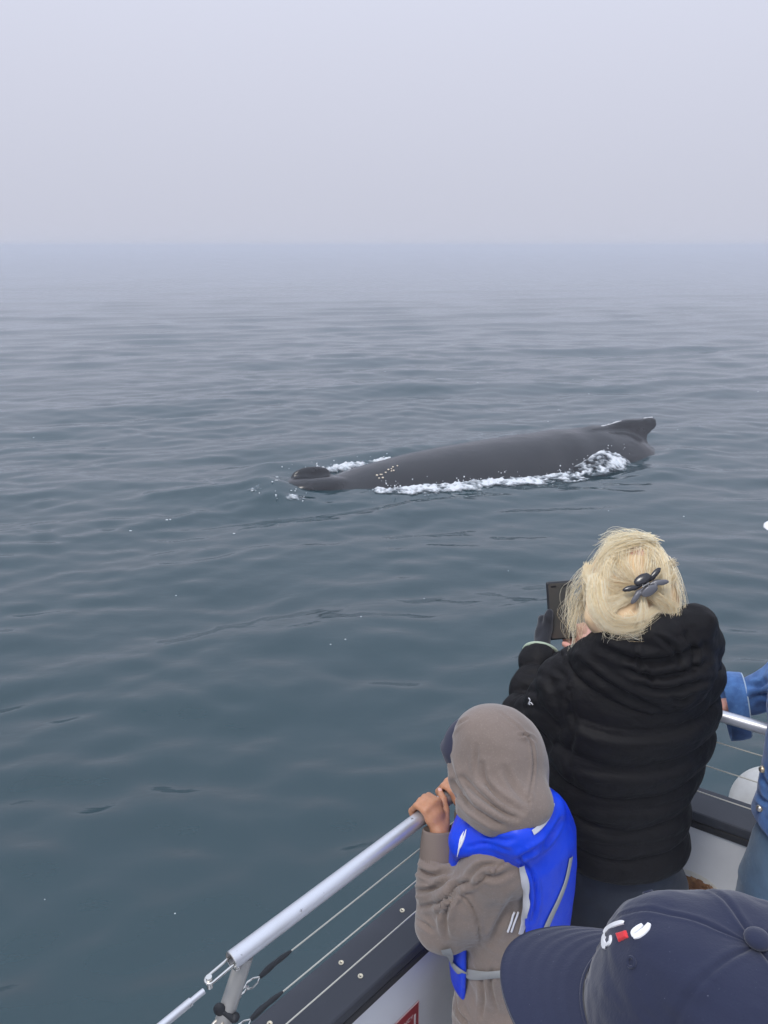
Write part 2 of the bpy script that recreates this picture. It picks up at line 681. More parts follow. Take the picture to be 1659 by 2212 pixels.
def build_whale():
    h = .024
    lo, hi = (-2.9, -1.6, -1.2), (8.2, 1.1, .75)
    F = Field(lo, hi, h)
    ss = np.array(WH_S)

    def smooth_interp(x, y):
        xs = np.linspace(ss[0], ss[-1], 400)
        ys = np.interp(xs, ss, y)
        ys = np.convolve(np.pad(ys, 12, mode='edge'), np.hanning(25) / np.hanning(25).sum(), 'valid')
        return np.interp(x, xs, ys)

    def body(P):
        s, l, z = P[..., 0], P[..., 1] - WH_LAT, P[..., 2]
        a = smooth_interp(s, WH_A)
        top = smooth_interp(s, WH_TOP)
        bb = a * .92
        zc = top - bb
        q = np.sqrt((l / a) ** 2 + ((z - zc) / bb) ** 2)
        return (q - 1) * bb
    F.put(body, lo, hi, 0, m=0)
    # splash guard hump with the two nostrils
    F.ell((.02, WH_LAT + .02, .035), (.42, .30, .12), k=.14)
    F.ell((.06, WH_LAT + .16, .080), (.34, .13, .085), k=.10)
    F.ell((-.16, WH_LAT - .02, .065), (.24, .19, .085), k=.08)
    F.ell((.02, WH_LAT - .17, .155), (.31, .075, .125), k=.05)
    F.ell((-.30, WH_LAT, -.01), (.26, .22, .08), k=.14)
    F.ell((.08, WH_LAT - .035, .215), (.17, .075, .115), k=.02, cut=True)

    # dorsal fin: swept, with a hooked tip and a hollow trailing edge
    fin = np.array([[4.75, .34], [5.0, .445], [5.3, .47], [5.5, .505], [5.7, .528], [6.0, .525], [6.2, .525], [6.34, .52], [6.36, .48], [6.34, .38], [6.22, .32], [6.12, .26], [6.05, .10], [6.0, 0.0], [4.8, .0]])

    def fin_fn(P):
        x, z = P[..., 0], P[..., 2]
        n = len(fin)
        d = np.full(x.shape, 1e9)
        inside = np.zeros(x.shape, bool)
        for i in range(n):
            a, b = fin[i], fin[(i + 1) % n]
            e = b - a
            t = np.clip(((x - a[0]) * e[0] + (z - a[1]) * e[1]) / (e @ e), 0, 1)
            d = np.minimum(d, np.hypot(x - a[0] - t * e[0], z - a[1] - t * e[1]))
            c = ((a[1] > z) != (b[1] > z)) & (x < (b[0] - a[0]) * (z - a[1]) / (b[1] - a[1] + 1e-12) + a[0])
            inside ^= c
        d = np.where(inside, -d, d)
        th = np.interp(z, [.1, .35, .5, .62], [.24, .13, .07, .05])
        return np.sqrt(np.maximum(d, 0) ** 2 + np.maximum(np.abs(P[..., 1] - WH_LAT) - th, 0) ** 2) + np.minimum(np.maximum(d, np.abs(P[..., 1] - WH_LAT) - th), 0)
    F.put(fin_fn, (4.6, WH_LAT - .3, -.05), (6.4, WH_LAT + .3, .7), .09)
    v, f = F.mesh(3)
    n = normals(v, f)
    v = v + n * (.006 * noise(v, 2.2, 3, 3) + .0025 * noise(v, 9, 4, 2))[:, None]
    hmp = np.exp(-((v[:, 0] - 5.2) / 1.2) ** 2) * (v[:, 2] > .1)
    v[:, 2] += .010 * hmp * np.sin(v[:, 0] * 9)
    w = whale_world(v[:, 0], v[:, 1], v[:, 2])
    org = np.array([*whale_world(np.array(2.5), np.array(WH_LAT), np.array(0.0))])
    # the frame is left-handed, turn the faces
    f = f[:, ::-1]
    m = material('whale_skin', (.008, .0078, .009), .24, spec=.4, bump=[(3, .10, None), (38, .05, (.25, 1, 1))], vary=[(2.2, (.016, .0148, .0155), .42, .72), (14, (.085, .08, .08), .70, .80)])
    o = mesh_obj('whale', w, f, m, origin=org)
    tag(o, 'dark grey humpback whale surfacing in the sea, blowhole and dorsal fin showing', 'whale')
    mb = MB()
    mb.blob(whale_world(np.array(.08), np.array(WH_LAT - .035), np.array(.115)), (.11, .045, .022), np.array([[*WD, 0], [*WN, 0], [0, 0, 1]]), nu=16, nv=8)
    mb.build('blowhole', material('wet_black', (.004, .004, .005), .3), o)
    m_hlight = material('painted_highlight', (.62, .62, .63), .5)  # wet highlight on the fin's top edge, painted as thin white tubes
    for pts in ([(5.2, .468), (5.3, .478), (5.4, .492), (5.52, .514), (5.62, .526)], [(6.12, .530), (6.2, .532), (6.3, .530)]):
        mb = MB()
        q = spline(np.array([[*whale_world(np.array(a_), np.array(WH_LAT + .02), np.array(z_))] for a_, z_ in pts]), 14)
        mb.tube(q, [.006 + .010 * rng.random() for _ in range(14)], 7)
        mb.build('fin_highlight', m_hlight, o)
    # barnacles behind the blowhole
    mbar = material('barnacle', (.74, .64, .50), .7)
    for cs, cl in ((.98, .06), (1.20, -.02)):
        mb = MB()
        for q in range(6):
            s_ = cs + (q % 4) * .045 - .07 + rng.normal() * .012
            l_ = cl + (q // 4) * .10 - .05 + rng.normal() * .025
            a = smooth_interp(s_, WH_A)
            top = smooth_interp(s_, WH_TOP)
            z = top - .92 * a + .92 * a * math.sqrt(max(0, 1 - ((l_ - WH_LAT) / a) ** 2))
            c = whale_world(np.array(s_), np.array(l_), np.array(z + .004))
            rr = .013 + .007 * rng.random()
            mb.blob(c, (rr, rr, rr * .8), nu=7, nv=4)
        mb.build('barnacle_cluster', mbar, o)['kind'] = 'stuff'
    return o


whale = build_whale()


# ------------------------------------------------------------------ white water along the whale
def build_foam():
    st = .016
    S, Lt = np.meshgrid(np.arange(-1.4, 7.2, st), np.arange(-2.2, 2.4, st), indexing='ij')
    q = np.stack([S, Lt, np.zeros_like(S)], -1)
    wob = .10 * noise(q, 1.6, 41, 3)
    # near waterline of the body
    edge = np.interp(S, [0.2, .6, 1.0, 2.0, 3.0, 3.8, 4.4, 5.0, 5.6, 6.2], [.26, .30, .42, .56, .74, .76, .62, .44, .25, .05])
    width = np.interp(S, [.45, .8, 1.4, 2.4, 3.2, 3.9, 4.5, 5.0, 5.6], [.02, .20, .36, .36, .36, .46, .58, .46, .02])
    t = (Lt - edge - wob * .5) / np.maximum(width, .01)
    nearm = sstep(-.75, -.1, t) * (1 - sstep(.35, 1.15, t)) * sstep(.5, .8, S) * (1 - sstep(5.1, 5.6, S))
    fe = np.interp(S, [-.4, .2, 1.0, 2.0], [-.62, -.85, -1.05, -1.15])
    ft = (Lt - fe - wob) / np.interp(S, [-.4, .5, 1.2, 2.1], [.10, .26, .26, .06])
    farm = np.exp(-(ft * 1.1) ** 2) * sstep(-.35, .15, S) * (1 - sstep(1.5, 2.2, S)) * 1.15
    hd = np.exp(-((S + .50) / .16) ** 2 - ((Lt - .30) / .12) ** 2) * .85 + np.exp(-((S + .95) / .20) ** 2 - ((Lt + .15) / .10) ** 2) * .62
    tail = np.exp(-((S - 6.45) / .16) ** 2 - ((Lt + .1) / .22) ** 2) * .0
    M = np.maximum.reduce([nearm, farm, hd, tail])
    nz = noise(q * V3(.7, 1, 1), 4.5, 43, 4, .66)
    fine = noise(q, 22, 44, 3)
    web = 1 - np.abs(noise(q * V3(.7, 1.3, 1), 6.0, 47, 3)) * 2.2
    keep = M * .80 + .55 * nz + .26 * fine + .24 * (web - .5) - .44
    x, y, _ = np.moveaxis(whale_world(S, Lt, np.zeros_like(S)), -1, 0)
    base = sea_height(x, y, st)
    surge = (.21 * np.exp(-((S - 4.6) / .55) ** 2) + .025) * np.exp(-((t + .10) / .6) ** 2) * sstep(.5, .9, S)
    rid = np.abs(noise(q, 7, 45, 3))
    lumps = (1 - rid) ** 2
    hgt = base + surge * M + .034 * np.clip(keep, 0, 1) * lumps + .05 * np.clip(keep, 0, .8) * np.maximum(fine, -.4) + .07 * farm * np.clip(keep, 0, 1)
    Z = hgt + .006
    m = bpy.data.materials.new('white_foam')
    m.use_nodes = True
    nt = m.node_tree
    b = nt.nodes['Principled BSDF']
    b.inputs['Roughness'].default_value = .45
    b.inputs['Subsurface Weight'].default_value = .25
    b.inputs['Subsurface Radius'].default_value = (.02, .03, .035)
    at_ = nt.nodes.new('ShaderNodeAttribute')
    at_.attribute_name = 'foam'
    tcn = nt.nodes.new('ShaderNodeTexCoord')
    n3 = nt.nodes.new('ShaderNodeTexNoise')
    n3.inputs['Scale'].default_value = 14
    n3.inputs['Detail'].default_value = 6
    n3.inputs['Roughness'].default_value = .7
    nt.links.new(tcn.outputs['Object'], n3.inputs['Vector'])
    ad = nt.nodes.new('ShaderNodeMath')
    ad.operation = 'ADD'
    nt.links.new(at_.outputs['Fac'], ad.inputs[0])
    nt.links.new(n3.outputs['Fac'], ad.inputs[1])
    rp = nt.nodes.new('ShaderNodeMapRange')
    rp.inputs['From Min'].default_value = .62
    rp.inputs['From Max'].default_value = 1.25
    nt.links.new(ad.outputs[0], rp.inputs['Value'])
    mx = nt.nodes.new('ShaderNodeMix')
    mx.data_type = 'RGBA'
    mx.inputs[6].default_value = (.16, .20, .23, 1)
    mx.inputs[7].default_value = (.72, .745, .77, 1)
    nt.links.new(rp.outputs['Result'], mx.inputs[0])
    nt.links.new(mx.outputs[2], b.inputs['Base Color'])
    bp = nt.nodes.new('ShaderNodeBump')
    bp.inputs['Strength'].default_value = .6
    bp.inputs['Distance'].default_value = .03
    nt.links.new(n3.outputs['Fac'], bp.inputs['Height'])
    nt.links.new(bp.outputs['Normal'], b.inputs['Normal'])
    tr = nt.nodes.new('ShaderNodeBsdfTransparent')        # thin froth lets the water through
    mxs = nt.nodes.new('ShaderNodeMixShader')
    al = nt.nodes.new('ShaderNodeMapRange')
    al.inputs['From Min'].default_value = .56
    al.inputs['From Max'].default_value = 1.18
    nt.links.new(ad.outputs[0], al.inputs['Value'])
    nt.links.new(al.outputs['Result'], mxs.inputs[0])
    nt.links.new(tr.outputs[0], mxs.inputs[1])
    nt.links.new(b.outputs[0], mxs.inputs[2])
    nt.links.new(mxs.outputs[0], nt.nodes['Material Output'].inputs['Surface'])
    ok = keep > 0
    okf = ok[:-1, :-1] & ok[1:, :-1] & ok[1:, 1:] & ok[:-1, 1:]
    idx = np.arange(S.size).reshape(S.shape)
    f = np.stack([idx[:-1, :-1], idx[:-1, 1:], idx[1:, 1:], idx[1:, :-1]], -1)[okf]
    v = whale_world(S, Lt, Z).reshape(-1, 3)
    used = np.unique(f)
    rm = np.full(S.size, -1)
    rm[used] = np.arange(len(used))
    o = mesh_obj('foam', v[used], rm[f], m)
    a = o.data.attributes.new('foam', 'FLOAT', 'POINT')
    a.data.foreach_set('value', np.clip(keep.reshape(-1)[used] * 1.5, 0, 1).astype(np.float32))
    tag(o, 'white churned foam washing along both flanks of the whale', 'foam', None, 'stuff')
    # thrown drops
    mb = MB()
    for _ in range(150):
        s_ = rng.uniform(.5, 5.3)
        k_ = rng.random()
        e_ = np.interp(s_, [0.2, 1.0, 2.0, 3.0, 3.8, 4.4, 5.0, 5.6], [.26, .42, .56, .74, .76, .62, .44, .25])
        l_ = e_ + rng.normal() * .12
        if k_ < .25:
            s_, l_ = rng.uniform(-.3, 1.8), -.95 + rng.normal() * .15
        if k_ > .9:
            s_, l_ = -.55 + rng.normal() * .2, .3 + rng.normal() * .12
        z_ = .06 + abs(rng.normal()) * .06 + .22 * math.exp(-((s_ - 4.75) / .5) ** 2)
        mb.blob(whale_world(np.array(s_), np.array(l_), np.array(z_)), .004 + .009 * rng.random() ** 2, nu=5, nv=3)
    d = mb.build('spray', material('spray', (.9, .92, .94), .3))
    tag(d, 'small white drops of spray thrown up beside the whale', 'spray', None, 'stuff')
    # flecks of froth floating on the open water
    mb = MB()
    for _ in range(50):
        dd = 3.2 + 20 * rng.random() ** 1.6
        aa = R(90 + rng.uniform(-30, 30))
        px, py = dd * math.cos(aa), dd * math.sin(aa)
        if px < -0.5 and rng.random() < .55: continue
        sz = (.003 + .004 * rng.random() ** 2) * (dd / 6) ** .8
        z = float(sea_height(np.array(px), np.array(py), .03))
        mb.blob((px, py, z + .001), (sz * rng.uniform(.8, 2.0), sz, sz * .45), nu=6, nv=3)
    for u, v_, k in ((290, 1140, 3), (365, 1120, 2), (385, 1130, 2), (635, 1065, 5), (590, 1058, 4), (555, 1072, 3)):
        c = at_z(u, v_, 0.05)
        for q_ in range(k):
            mb.blob((c[0] + rng.normal() * .05, c[1] + rng.normal() * .07, float(sea_height(c[0], c[1], .03)) + .002), (.02 * rng.uniform(.6, 1.6), .012, .004), nu=6, nv=3)
    fl = mb.build('froth_fleck', material('froth', (.75, .8, .82), .5))
    tag(fl, 'tiny pale froth flecks scattered over the open water', 'froth', None, 'stuff')


build_foam()


def build_haze():
    mb = MB()
    mb.box((0, 0, 1.2), (1, 0, 0), (0, 1, 0), (0, 0, 1), 2600, 2600, 5.4)
    m = bpy.data.materials.new('haze')
    m.use_nodes = True
    nt = m.node_tree
    nt.nodes.clear()
    out = nt.nodes.new('ShaderNodeOutputMaterial')
    pv = nt.nodes.new('ShaderNodeVolumePrincipled')
    pv.inputs['Color'].default_value = (.86, .875, .95, 1)
    pv.inputs['Density'].default_value = HAZE
    pv.inputs['Anisotropy'].default_value = 0.0
    nt.links.new(pv.outputs[0], out.inputs['Volume'])
    o = mb.build('haze', m, smooth=False)
    tag(o, 'pale sea fog lying over the water to the horizon', 'fog', None, 'stuff')


HAZE = 0.0058
build_haze()
# ------------------------------------------------------------------ the boat
RAIL_Z, CAP_Z, DECK_Z = 2.2, 1.902, 1.14
RA = at_z(500, 2075, RAIL_Z)                     # open end of the port rail
RB = at_z(905, 1770, RAIL_Z)
RC = at_z(1562, 1548, RAIL_Z)
RE = at_z(1659, 1576, RAIL_Z)
d1 = nrm((RB - RA)[:2])
d2 = nrm((RE - RC)[:2])
n1 = np.array([-d1[1], d1[0]])                   # outboard
n2 = np.array([-d2[1], d2[0]])


def meet(p, d, q, e):
    m = np.array([[d[0], -e[0]], [d[1], -e[1]]])
    t = np.linalg.solve(m, np.asarray(q) - np.asarray(p))
    return np.asarray(p) + t[0] * d


def bow_path(off, rad=.16, back1=0.9, fwd2=2.2, n=9):
    """plan of a line running along the rail, shifted outboard by off, round the bow"""
    a = RA[:2] + n1 * off
    b = RC[:2] + n2 * off
    k = meet(a, d1, b, d2)
    p = [a - d1 * back1]
    t0, t1 = k - d1 * rad * 1.2, k + d2 * rad * 1.2
    p.append(t0)
    for i in range(1, n):
        t = i / n
        p.append((1 - t) ** 2 * t0 + 2 * t * (1 - t) * k + t * t * t1)
    p.append(t1)
    p.append(b + d2 * fwd2)
    return p


def z3(path, z):
    return [np.array([q[0], q[1], z]) for q in path]


m_rail = material('brushed_aluminium', (.68, .69, .73), .42, .75, bump=[(260, .10, (.15, .15, 1))], vary=[(7, (.58, .585, .60), .48, .72), (48, (.20, .19, .19), .665, .72)])
m_post = material('painted_post', (.42, .41, .39), .42, .35, vary=[(11, (.30, .29, .27), .5, .75)])
m_cap = material('dark_gunwale', (.026, .030, .042), .5, bump=[(160, .12, None)], vary=[(5, (.040, .044, .058), .45, .7), (150, (.32, .33, .35), .735, .76)])
m_lip = material('black_rubber', (.012, .012, .015), .5, bump=[(60, .1, None)])
m_white = material('white_gelcoat', (.74, .75, .77), .33, bump=[(9, .04, None)], vary=[(3.5, (.64, .65, .67), .45, .75), (24, (.45, .43, .40), .74, .82)])
m_deck = material('deck_paint', (.50, .52, .55), .7, bump=[(140, .3, None)], vary=[(6, (.40, .42, .45), .45, .7)])
m_steel = material('stainless_steel', (.72, .70, .66), .22, 1.0)
m_bronze = material('tarnished_steel', (.58, .46, .30), .35, .9, vary=[(50, (.70, .66, .58), .45, .6)])
m_wire = material('wire_rope', (.66, .63, .54), .45, .6)
m_tape = material('black_tape', (.018, .02, .024), .6, bump=[(90, .4, (1, 1, .3))])

boat = empty('tour_boat', (0.25, 0.6, DECK_Z))
tag(boat, 'white tour boat bow with dark gunwale and silver tube railing', 'boat')


def strip(path_a, path_b, z0, z1, name, mat, bevel=0):
    """a band of section path_a..path_b (plan) by z0..z1"""
    n = len(path_a)
    v = []
    for p, q in zip(path_a, path_b):
        v += [(p[0], p[1], z0), (q[0], q[1], z0), (q[0], q[1], z1), (p[0], p[1], z1)]
    f = []
    for i in range(n - 1):
        a, b = i * 4, i * 4 + 4
        for k in range(4):
            k2 = (k + 1) % 4
            f.append((a + k, b + k, b + k2, a + k2))
    f.append((0, 1, 2, 3))
    f.append(tuple((n - 1) * 4 + k for k in (3, 2, 1, 0)))
    mb = MB()
    mb.add(v, f)
    o = mb.build(name, mat, boat, smooth=False, bevel=bevel)
    return o


# dark gunwale cap, the rubber edge below its inner side, the white bulwark and the hull outside
strip(bow_path(-.042), bow_path(.080), CAP_Z - .03, CAP_Z, 'gunwale_cap', m_cap, .006)
strip(bow_path(-.0425), bow_path(-.02), CAP_Z - .053, CAP_Z - .031, 'gunwale_lip', m_lip, .004)
strip(bow_path(-.036), bow_path(-.012), DECK_Z + .001, CAP_Z - .054, 'bulwark_panel', m_white)
strip(bow_path(.0), bow_path(.05), 0.35, CAP_Z - .031, 'hull_side', m_white)
pl = bow_path(-.037)
dk = [tuple(q) for q in pl] + [(2.6, -1.2), (-1.4, -1.2)]
mb = MB()
mb.prism(dk[::-1], DECK_Z - .04, DECK_Z)
mb.build('deck', m_deck, boat, smooth=False)
mb = MB()
hb = [tuple(q) for q in bow_path(.02)] + [(2.6, -1.5), (-1.4, -1.5)]
mb.prism(hb[::-1], 0.30, 0.40)
mb.build('hull_bottom', m_white, boat, smooth=False)
# a white coaming line just under the lip is broken by an inspection of rust (kept as its own patch below)

# railing: top tube, raked end post, posts hidden at the bow, three wires
RR_ = .0165
top = z3(bow_path(0, .14, 0.0, 2.2, 10), RAIL_Z)
mb = MB()
mb.tube(top, RR_, 20, caps=False)
inn = [p.copy() for p in top]
mb.tube(inn[:2], RR_ - .0022, 20, caps=False)
mb.v, mb.f = mb.v, mb.f
o = mb.build('rail_tube', m_rail, boat)
e_ax = np.array([d1[0], d1[1], 0])
up = np.array([0, 0, 1.0])
nn = np.array([n1[0], n1[1], 0])
# bright cut rim and dark plug inside the open end
mb = MB()
ring = []
for j in range(25):
    a = 2 * math.pi * j / 24
    ring.append(RA - e_ax * .0005 + (nn * math.cos(a) + up * math.sin(a)) * (RR_ - .001))
mb.tube(ring[:-1], .0013, 6, closed=True)
mb.build('rail_end_rim', m_steel, boat)
mb = MB()
mb.tube([RA + e_ax * .02, RA + e_ax * .03], RR_ - .0023, 16)
mb.build('rail_plug', m_lip, boat)
p_top = RA + e_ax * .028 - up * .012
p_bot = np.array([*(RA[:2] - d1 * .125), CAP_Z])
mb = MB()
mb.tube(spline([p_top, p_top * .62 + p_bot * .38 + e_ax * .004, p_bot], 10), .0155, 18)
mb.build('rail_post', m_post, boat)
for s_ in (1.36 - .30, 1.36 + .62):
    pass
kb = meet(RA[:2], d1, RC[:2], d2)
for px, py in ((kb - d1 * .22), (RC[:2] + d2 * .95)):
    mb = MB()
    mb.tube([(px, py, CAP_Z), (px, py, RAIL_Z - .004)], .0135, 14)
    mb.build('rail_post', m_rail, boat)
WZ = [2.118, 2.034, 1.944]
for i, wz in enumerate(WZ):
    st = (.13, .105, .02)[i]
    pth = bow_path(-.002, .12, 0, 2.2, 6)
    pth[0] = RA[:2] + d1 * (st - .02 * 0) + n1 * -.002
    mb = MB()
    mb.tube(z3(pth, wz), .0017, 6)
    mb.build('lifeline_wire', m_wire, boat)
    if i < 2:
        a = np.array([*pth[0], wz])
        b = RA + e_ax * (-.03 + .0 * i) + up * (wz - RAIL_Z - .012 * (1 - i))
        b[2] = wz - .004
        b = b + e_ax * (.055 if i == 0 else .028)
        mb = MB()                                             # taped end of the wire
        q = spline([a, a * .6 + b * .4 + up * .002, a * .3 + b * .7 - up * .002], 8)
        mb.tube(q, [.0022, .0042, .0052, .0046, .0056, .0060, .0052, .0040], 10)
        mb.build('wire_sleeve', m_tape, boat)
        e0 = q[-1]
        mb = MB()                                             # thimble eye
        L_ = .03
        t_ = nrm(b - a)
        sd = nrm(np.cross(t_, up))
        lp = [e0 + t_ * x * L_ + sd * y * .008 + up * 0 for x, y in ((0, 0), (.35, .8), (.75, 1), (1.0, .5), (1.0, -.5), (.75, -1), (.35, -.8))]
        mb.tube(lp, .0018, 7, closed=True)
        c0 = e0 + t_ * L_ * 1.05
        lp = [c0 + t_ * x * .016 + up * y * .006 for x, y in ((-.3, 0), (.2, 1), (.8, .8), (1, 0), (.8, -.8), (.2, -1))]
        mb.tube(lp, .002, 7, closed=True)
        mb.build('wire_eye', m_steel, boat)
        mb = MB()
        mb.box(c0 + t_ * .022, t_, sd, up, .018, .012, .014)
        mb.build('pad_eye', m_post, boat, smooth=False, bevel=.003)

# gate line carrying on aft from the open end of the tube
g0 = RA - e_ax * .052 - up * .010
gdir = nrm(-e_ax - up * .06)
mb = MB()                                                     # long bail hooked in the tube
hw = .0085
lp = [RA + e_ax * .014 + nn * hw, RA - e_ax * .045 + nn * hw - up * .006]
for j in range(1, 6):
    a = math.pi * j / 6
    lp.append(RA - e_ax * (.045 + hw * math.sin(a)) - up * .006 + nn * hw * math.cos(a))
lp += [RA - e_ax * .045 - nn * hw - up * .006, RA + e_ax * .014 - nn * hw]
mb.tube(lp, .0026, 8)
mb.build('gate_bail', m_steel, boat)
mb = MB()
pin = RA - e_ax * .047 - up * .006
mb.tube([pin + up * .008, pin - up * .016], .0055, 12)
mb.build('gate_pin', m_steel, boat)
mb = MB()
mb.blob(RA + e_ax * .004 - nn * .010 - up * .012, .0062)
mb.build('pin_head', m_steel, boat)
mb = MB()
q0 = pin - up * .014 + gdir * .012
mb.tube([q0, q0 + gdir * .03], .0052, 12)
mb.tube([q0 + gdir * .026, q0 + gdir * .09], .0072, 12)
mb.tube([q0 + gdir * .088, q0 + gdir * .9], .0054, 12)
mb.build('gate_rod', m_rail, boat)
mb = MB()                                                     # dark shackle round the post
c = p_top * .72 + p_bot * .28 - nn * .004
mb.blob(c + nn * .006 - e_ax * .016, (.012, .008, .014))
mb.blob(c - nn * .014 - up * .016, (.010, .010, .008))
mb.tube([c + nn * .004 - e_ax * .014, c - nn * .014 - e_ax * .004 - up * .014], .006, 8)
mb.build('gate_shackle', m_tape, boat)
mb = MB()
c1 = c - e_ax * .018 - up * .02
for k_, (ll, rr) in enumerate(((.030, .0032), (.030, .0028))):
    cc = c1 - e_ax * (.022 * k_) - up * (.012 * k_)
    w_ = nn if k_ == 0 else nrm(nn + up)
    t_ = nrm(-e_ax - up * .5)
    lp = [cc + t_ * ll * x + w_ * .009 * y for x, y in ((0, .5), (.3, 1), (.7, 1), (1, .5), (1, -.5), (.7, -1), (.3, -1), (0, -.5))]
    mb.tube(lp, rr, 8, closed=True)
mb.build('chain_link', m_bronze, boat)
mb = MB()
cc = c1 - e_ax * .05 - up * .03
mb.tube(spline([cc, cc - e_ax * .04 - up * .012, cc - e_ax * .3 - up * .03], 8), .0052, 10)
mb.build('lashing', m_tape, boat)

# countersunk screws in pairs along the cap
screw_src = None
m_screw = material('screw_head', (.66, .60, .46), .38, .8)


def screw(p):
    global screw_src
    if screw_src is None:
        mb = MB()
        n = 14
        prof = [(.0062, 0.0002), (.0058, .0014), (.0040, .0016), (.0026, .0009), (.0016, -.0006), (0.0002, -.0007)]
        v = [(r_ * math.cos(2 * math.pi * j / n), r_ * math.sin(2 * math.pi * j / n), z) for r_, z in prof for j in range(n)]
        f = [(i * n + j, i * n + (j + 1) % n, (i + 1) * n + (j + 1) % n, (i + 1) * n + j) for i in range(len(prof) - 1) for j in range(n)]
        mb.add(v, f)
        screw_src = mb.build('screw', m_screw, boat)
        o = screw_src
    else:
        o = screw_src.copy()
        COL.objects.link(o)
    o.matrix_parent_inverse = Matrix.Identity(4)
    o.location = Vector(p) - boat.location
    return o


s0 = at_z(778.7, 2109, CAP_Z)[:2]
s1 = at_z(737, 2080, CAP_Z)[:2]
t0 = at_z(909.6, 1992, CAP_Z)[:2]
step = np.dot(t0 - s0, d1)
for k_ in range(-2, 5):
    for q in (s0, s1):
        screw((*(q + d1 * step * k_), CAP_Z + .0004))
for k_ in range(6):
    for off in (-.012, .045):
        q = RC[:2] + n2 * off + d2 * (.15 + step * k_ - .4)
        screw((*q, CAP_Z + .0004))
q = RC[:2] - n2 * .0432 + d2 * .17

# red notice on the bulwark
sg = at(913.5, 2172, 1.803)
lat_ = np.dot(sg[:2] - RA[:2], n1)
face_off = -.037
q = RA[:2] + d1 * np.dot(sg[:2] - RA[:2], d1) + n1 * face_off
corner = np.array([q[0], q[1], sg[2]])
SW, SH = .16, .11
ctr = corner - e_ax * SW / 2 - up * SH / 2
m_red = material('red_vinyl', (.30, .014, .022), .4)
m_pink = material('white_print', (.72, .62, .62), .5)
sign = empty('warning_sign', tuple(ctr))
tag(sign, 'red notice with white lettering on the white bulwark under the gunwale', 'sign')
mb = MB()
mb.box(ctr - nn * .001, e_ax, nn, up, SW, .0016, SH)
mb.build('sign_plate', m_red, sign, smooth=False)
mb = MB()
for dx, dz, sx, sz in ((0, SH / 2 + .0008, SW + .0032, .0016), (0, -SH / 2 - .0008, SW + .0032, .0016), (SW / 2 + .0008, 0, .0016, SH), (-SW / 2 - .0008, 0, .0016, SH)):
    mb.box(ctr - nn * .0012 + e_ax * dx + up * dz, e_ax, nn, up, sx, .0022, sz)
mb.build('sign_border', material('pink_edge', (.55, .36, .36), .5), sign, smooth=False)
mb = MB()
mb.box(ctr - nn * .0022 + e_ax * (SW / 2 - .0125) - up * .006, e_ax, nn, up, .0055, .001, SH - .046)
mb.build('sign_bar', m_pink, sign, smooth=False)


def flat_text(txt, size, right, upv, pos, mat, parent, name, align='RIGHT', bold=.0):
    c = bpy.data.curves.new(name, 'FONT')
    c.body = txt
    c.size = size
    c.align_x = align
    c.extrude = size * .01
    c.offset = bold
    o = bpy.data.objects.new(name, c)
    COL.objects.link(o)
    dg = bpy.context.evaluated_depsgraph_get()
    me = bpy.data.meshes.new_from_object(o.evaluated_get(dg))
    bpy.data.objects.remove(o)
    bpy.data.curves.remove(c)
    n_ = np.cross(right, upv)
    M = np.array([right, upv, n_])
    co = np.empty(len(me.vertices) * 3)
    me.vertices.foreach_get('co', co)
    co = co.reshape(-1, 3) @ M + np.asarray(pos)
    me.vertices.foreach_set('co', co.astype(np.float32).ravel())
    me.materials.clear()
    me.materials.append(mat)
    me.update()
    t = bpy.data.objects.new(name, me)
    COL.objects.link(t)
    adopt(t, parent)
    return t


flat_text('EMERGENCY', .0155, e_ax, up, ctr - nn * .0022 + e_ax * (SW / 2 - .0185) + up * (SH / 2 - .0345), m_pink, sign, 'sign_text')

# rust where the white paint has lifted on the bulwark beyond the woman
rc = at(1490, 1912, 2.15)
q = RC[:2] + d2 * np.dot(rc[:2] - RC[:2], d2) - n2 * .0365
e2 = np.array([d2[0], d2[1], 0])
nn2 = np.array([n2[0], n2[1], 0])
# height where the sight line meets the bulwark
rr_ = ray(1490, 1908)
t_ = np.dot((RC[:2] - n2 * .0365), n2) / np.dot(rr_[:2], n2)
rc = np.array([0, 0, EYE]) + rr_ * t_
m_rust = material('rust', (.20, .085, .030), .85, bump=[(70, .8, None)], vary=[(26, (.36, .20, .09), .45, .65), (60, (.62, .56, .42), .66, .74)])
N_, M_ = 40, 16
vv, ff = [], []
for i in range(N_ + 1):
    for j in range(M_ + 1):
        x = (i / N_ - .5) * .20
        top_ = .026 * (1 - (abs(x + .0) / .11) ** 2.4)
        z = -0.055 + (top_ + .055) * j / M_
        edge = min(j, M_ - j, i, N_ - i)
        pz = .0008 + (.0035 if edge >= 1 else -.003)
        p = rc + e2 * (x + .004 * math.sin(i * 1.9 + j)) + up * (z + .003 * math.sin(i * 1.3)) - nn2 * (pz + .0015 * math.sin(i * 2.7 + j * 1.9))
        vv.append(p)
for i in range(N_):
    for j in range(M_):
        a = i * (M_ + 1) + j
        ff.append((a, a + M_ + 1, a + M_ + 2, a + 1))
mesh_obj('rust_patch', np.array(vv), np.array(ff)[:, ::-1], m_rust, boat)
mb = MB()
for k_ in range(4):
    pts = []
    for i in range(13):
        x = (i / 12 - .5) * (.215 + .016 * k_)
        z = .030 + .004 * k_ - .075 * abs(x / .115) ** 2.6
        pts.append(rc + e2 * x + up * z - nn2 * .0006)
    mb.tube(pts, .0009, 5)
mb.build('lifted_paint', material('old_paint', (.74, .72, .64), .6), boat)

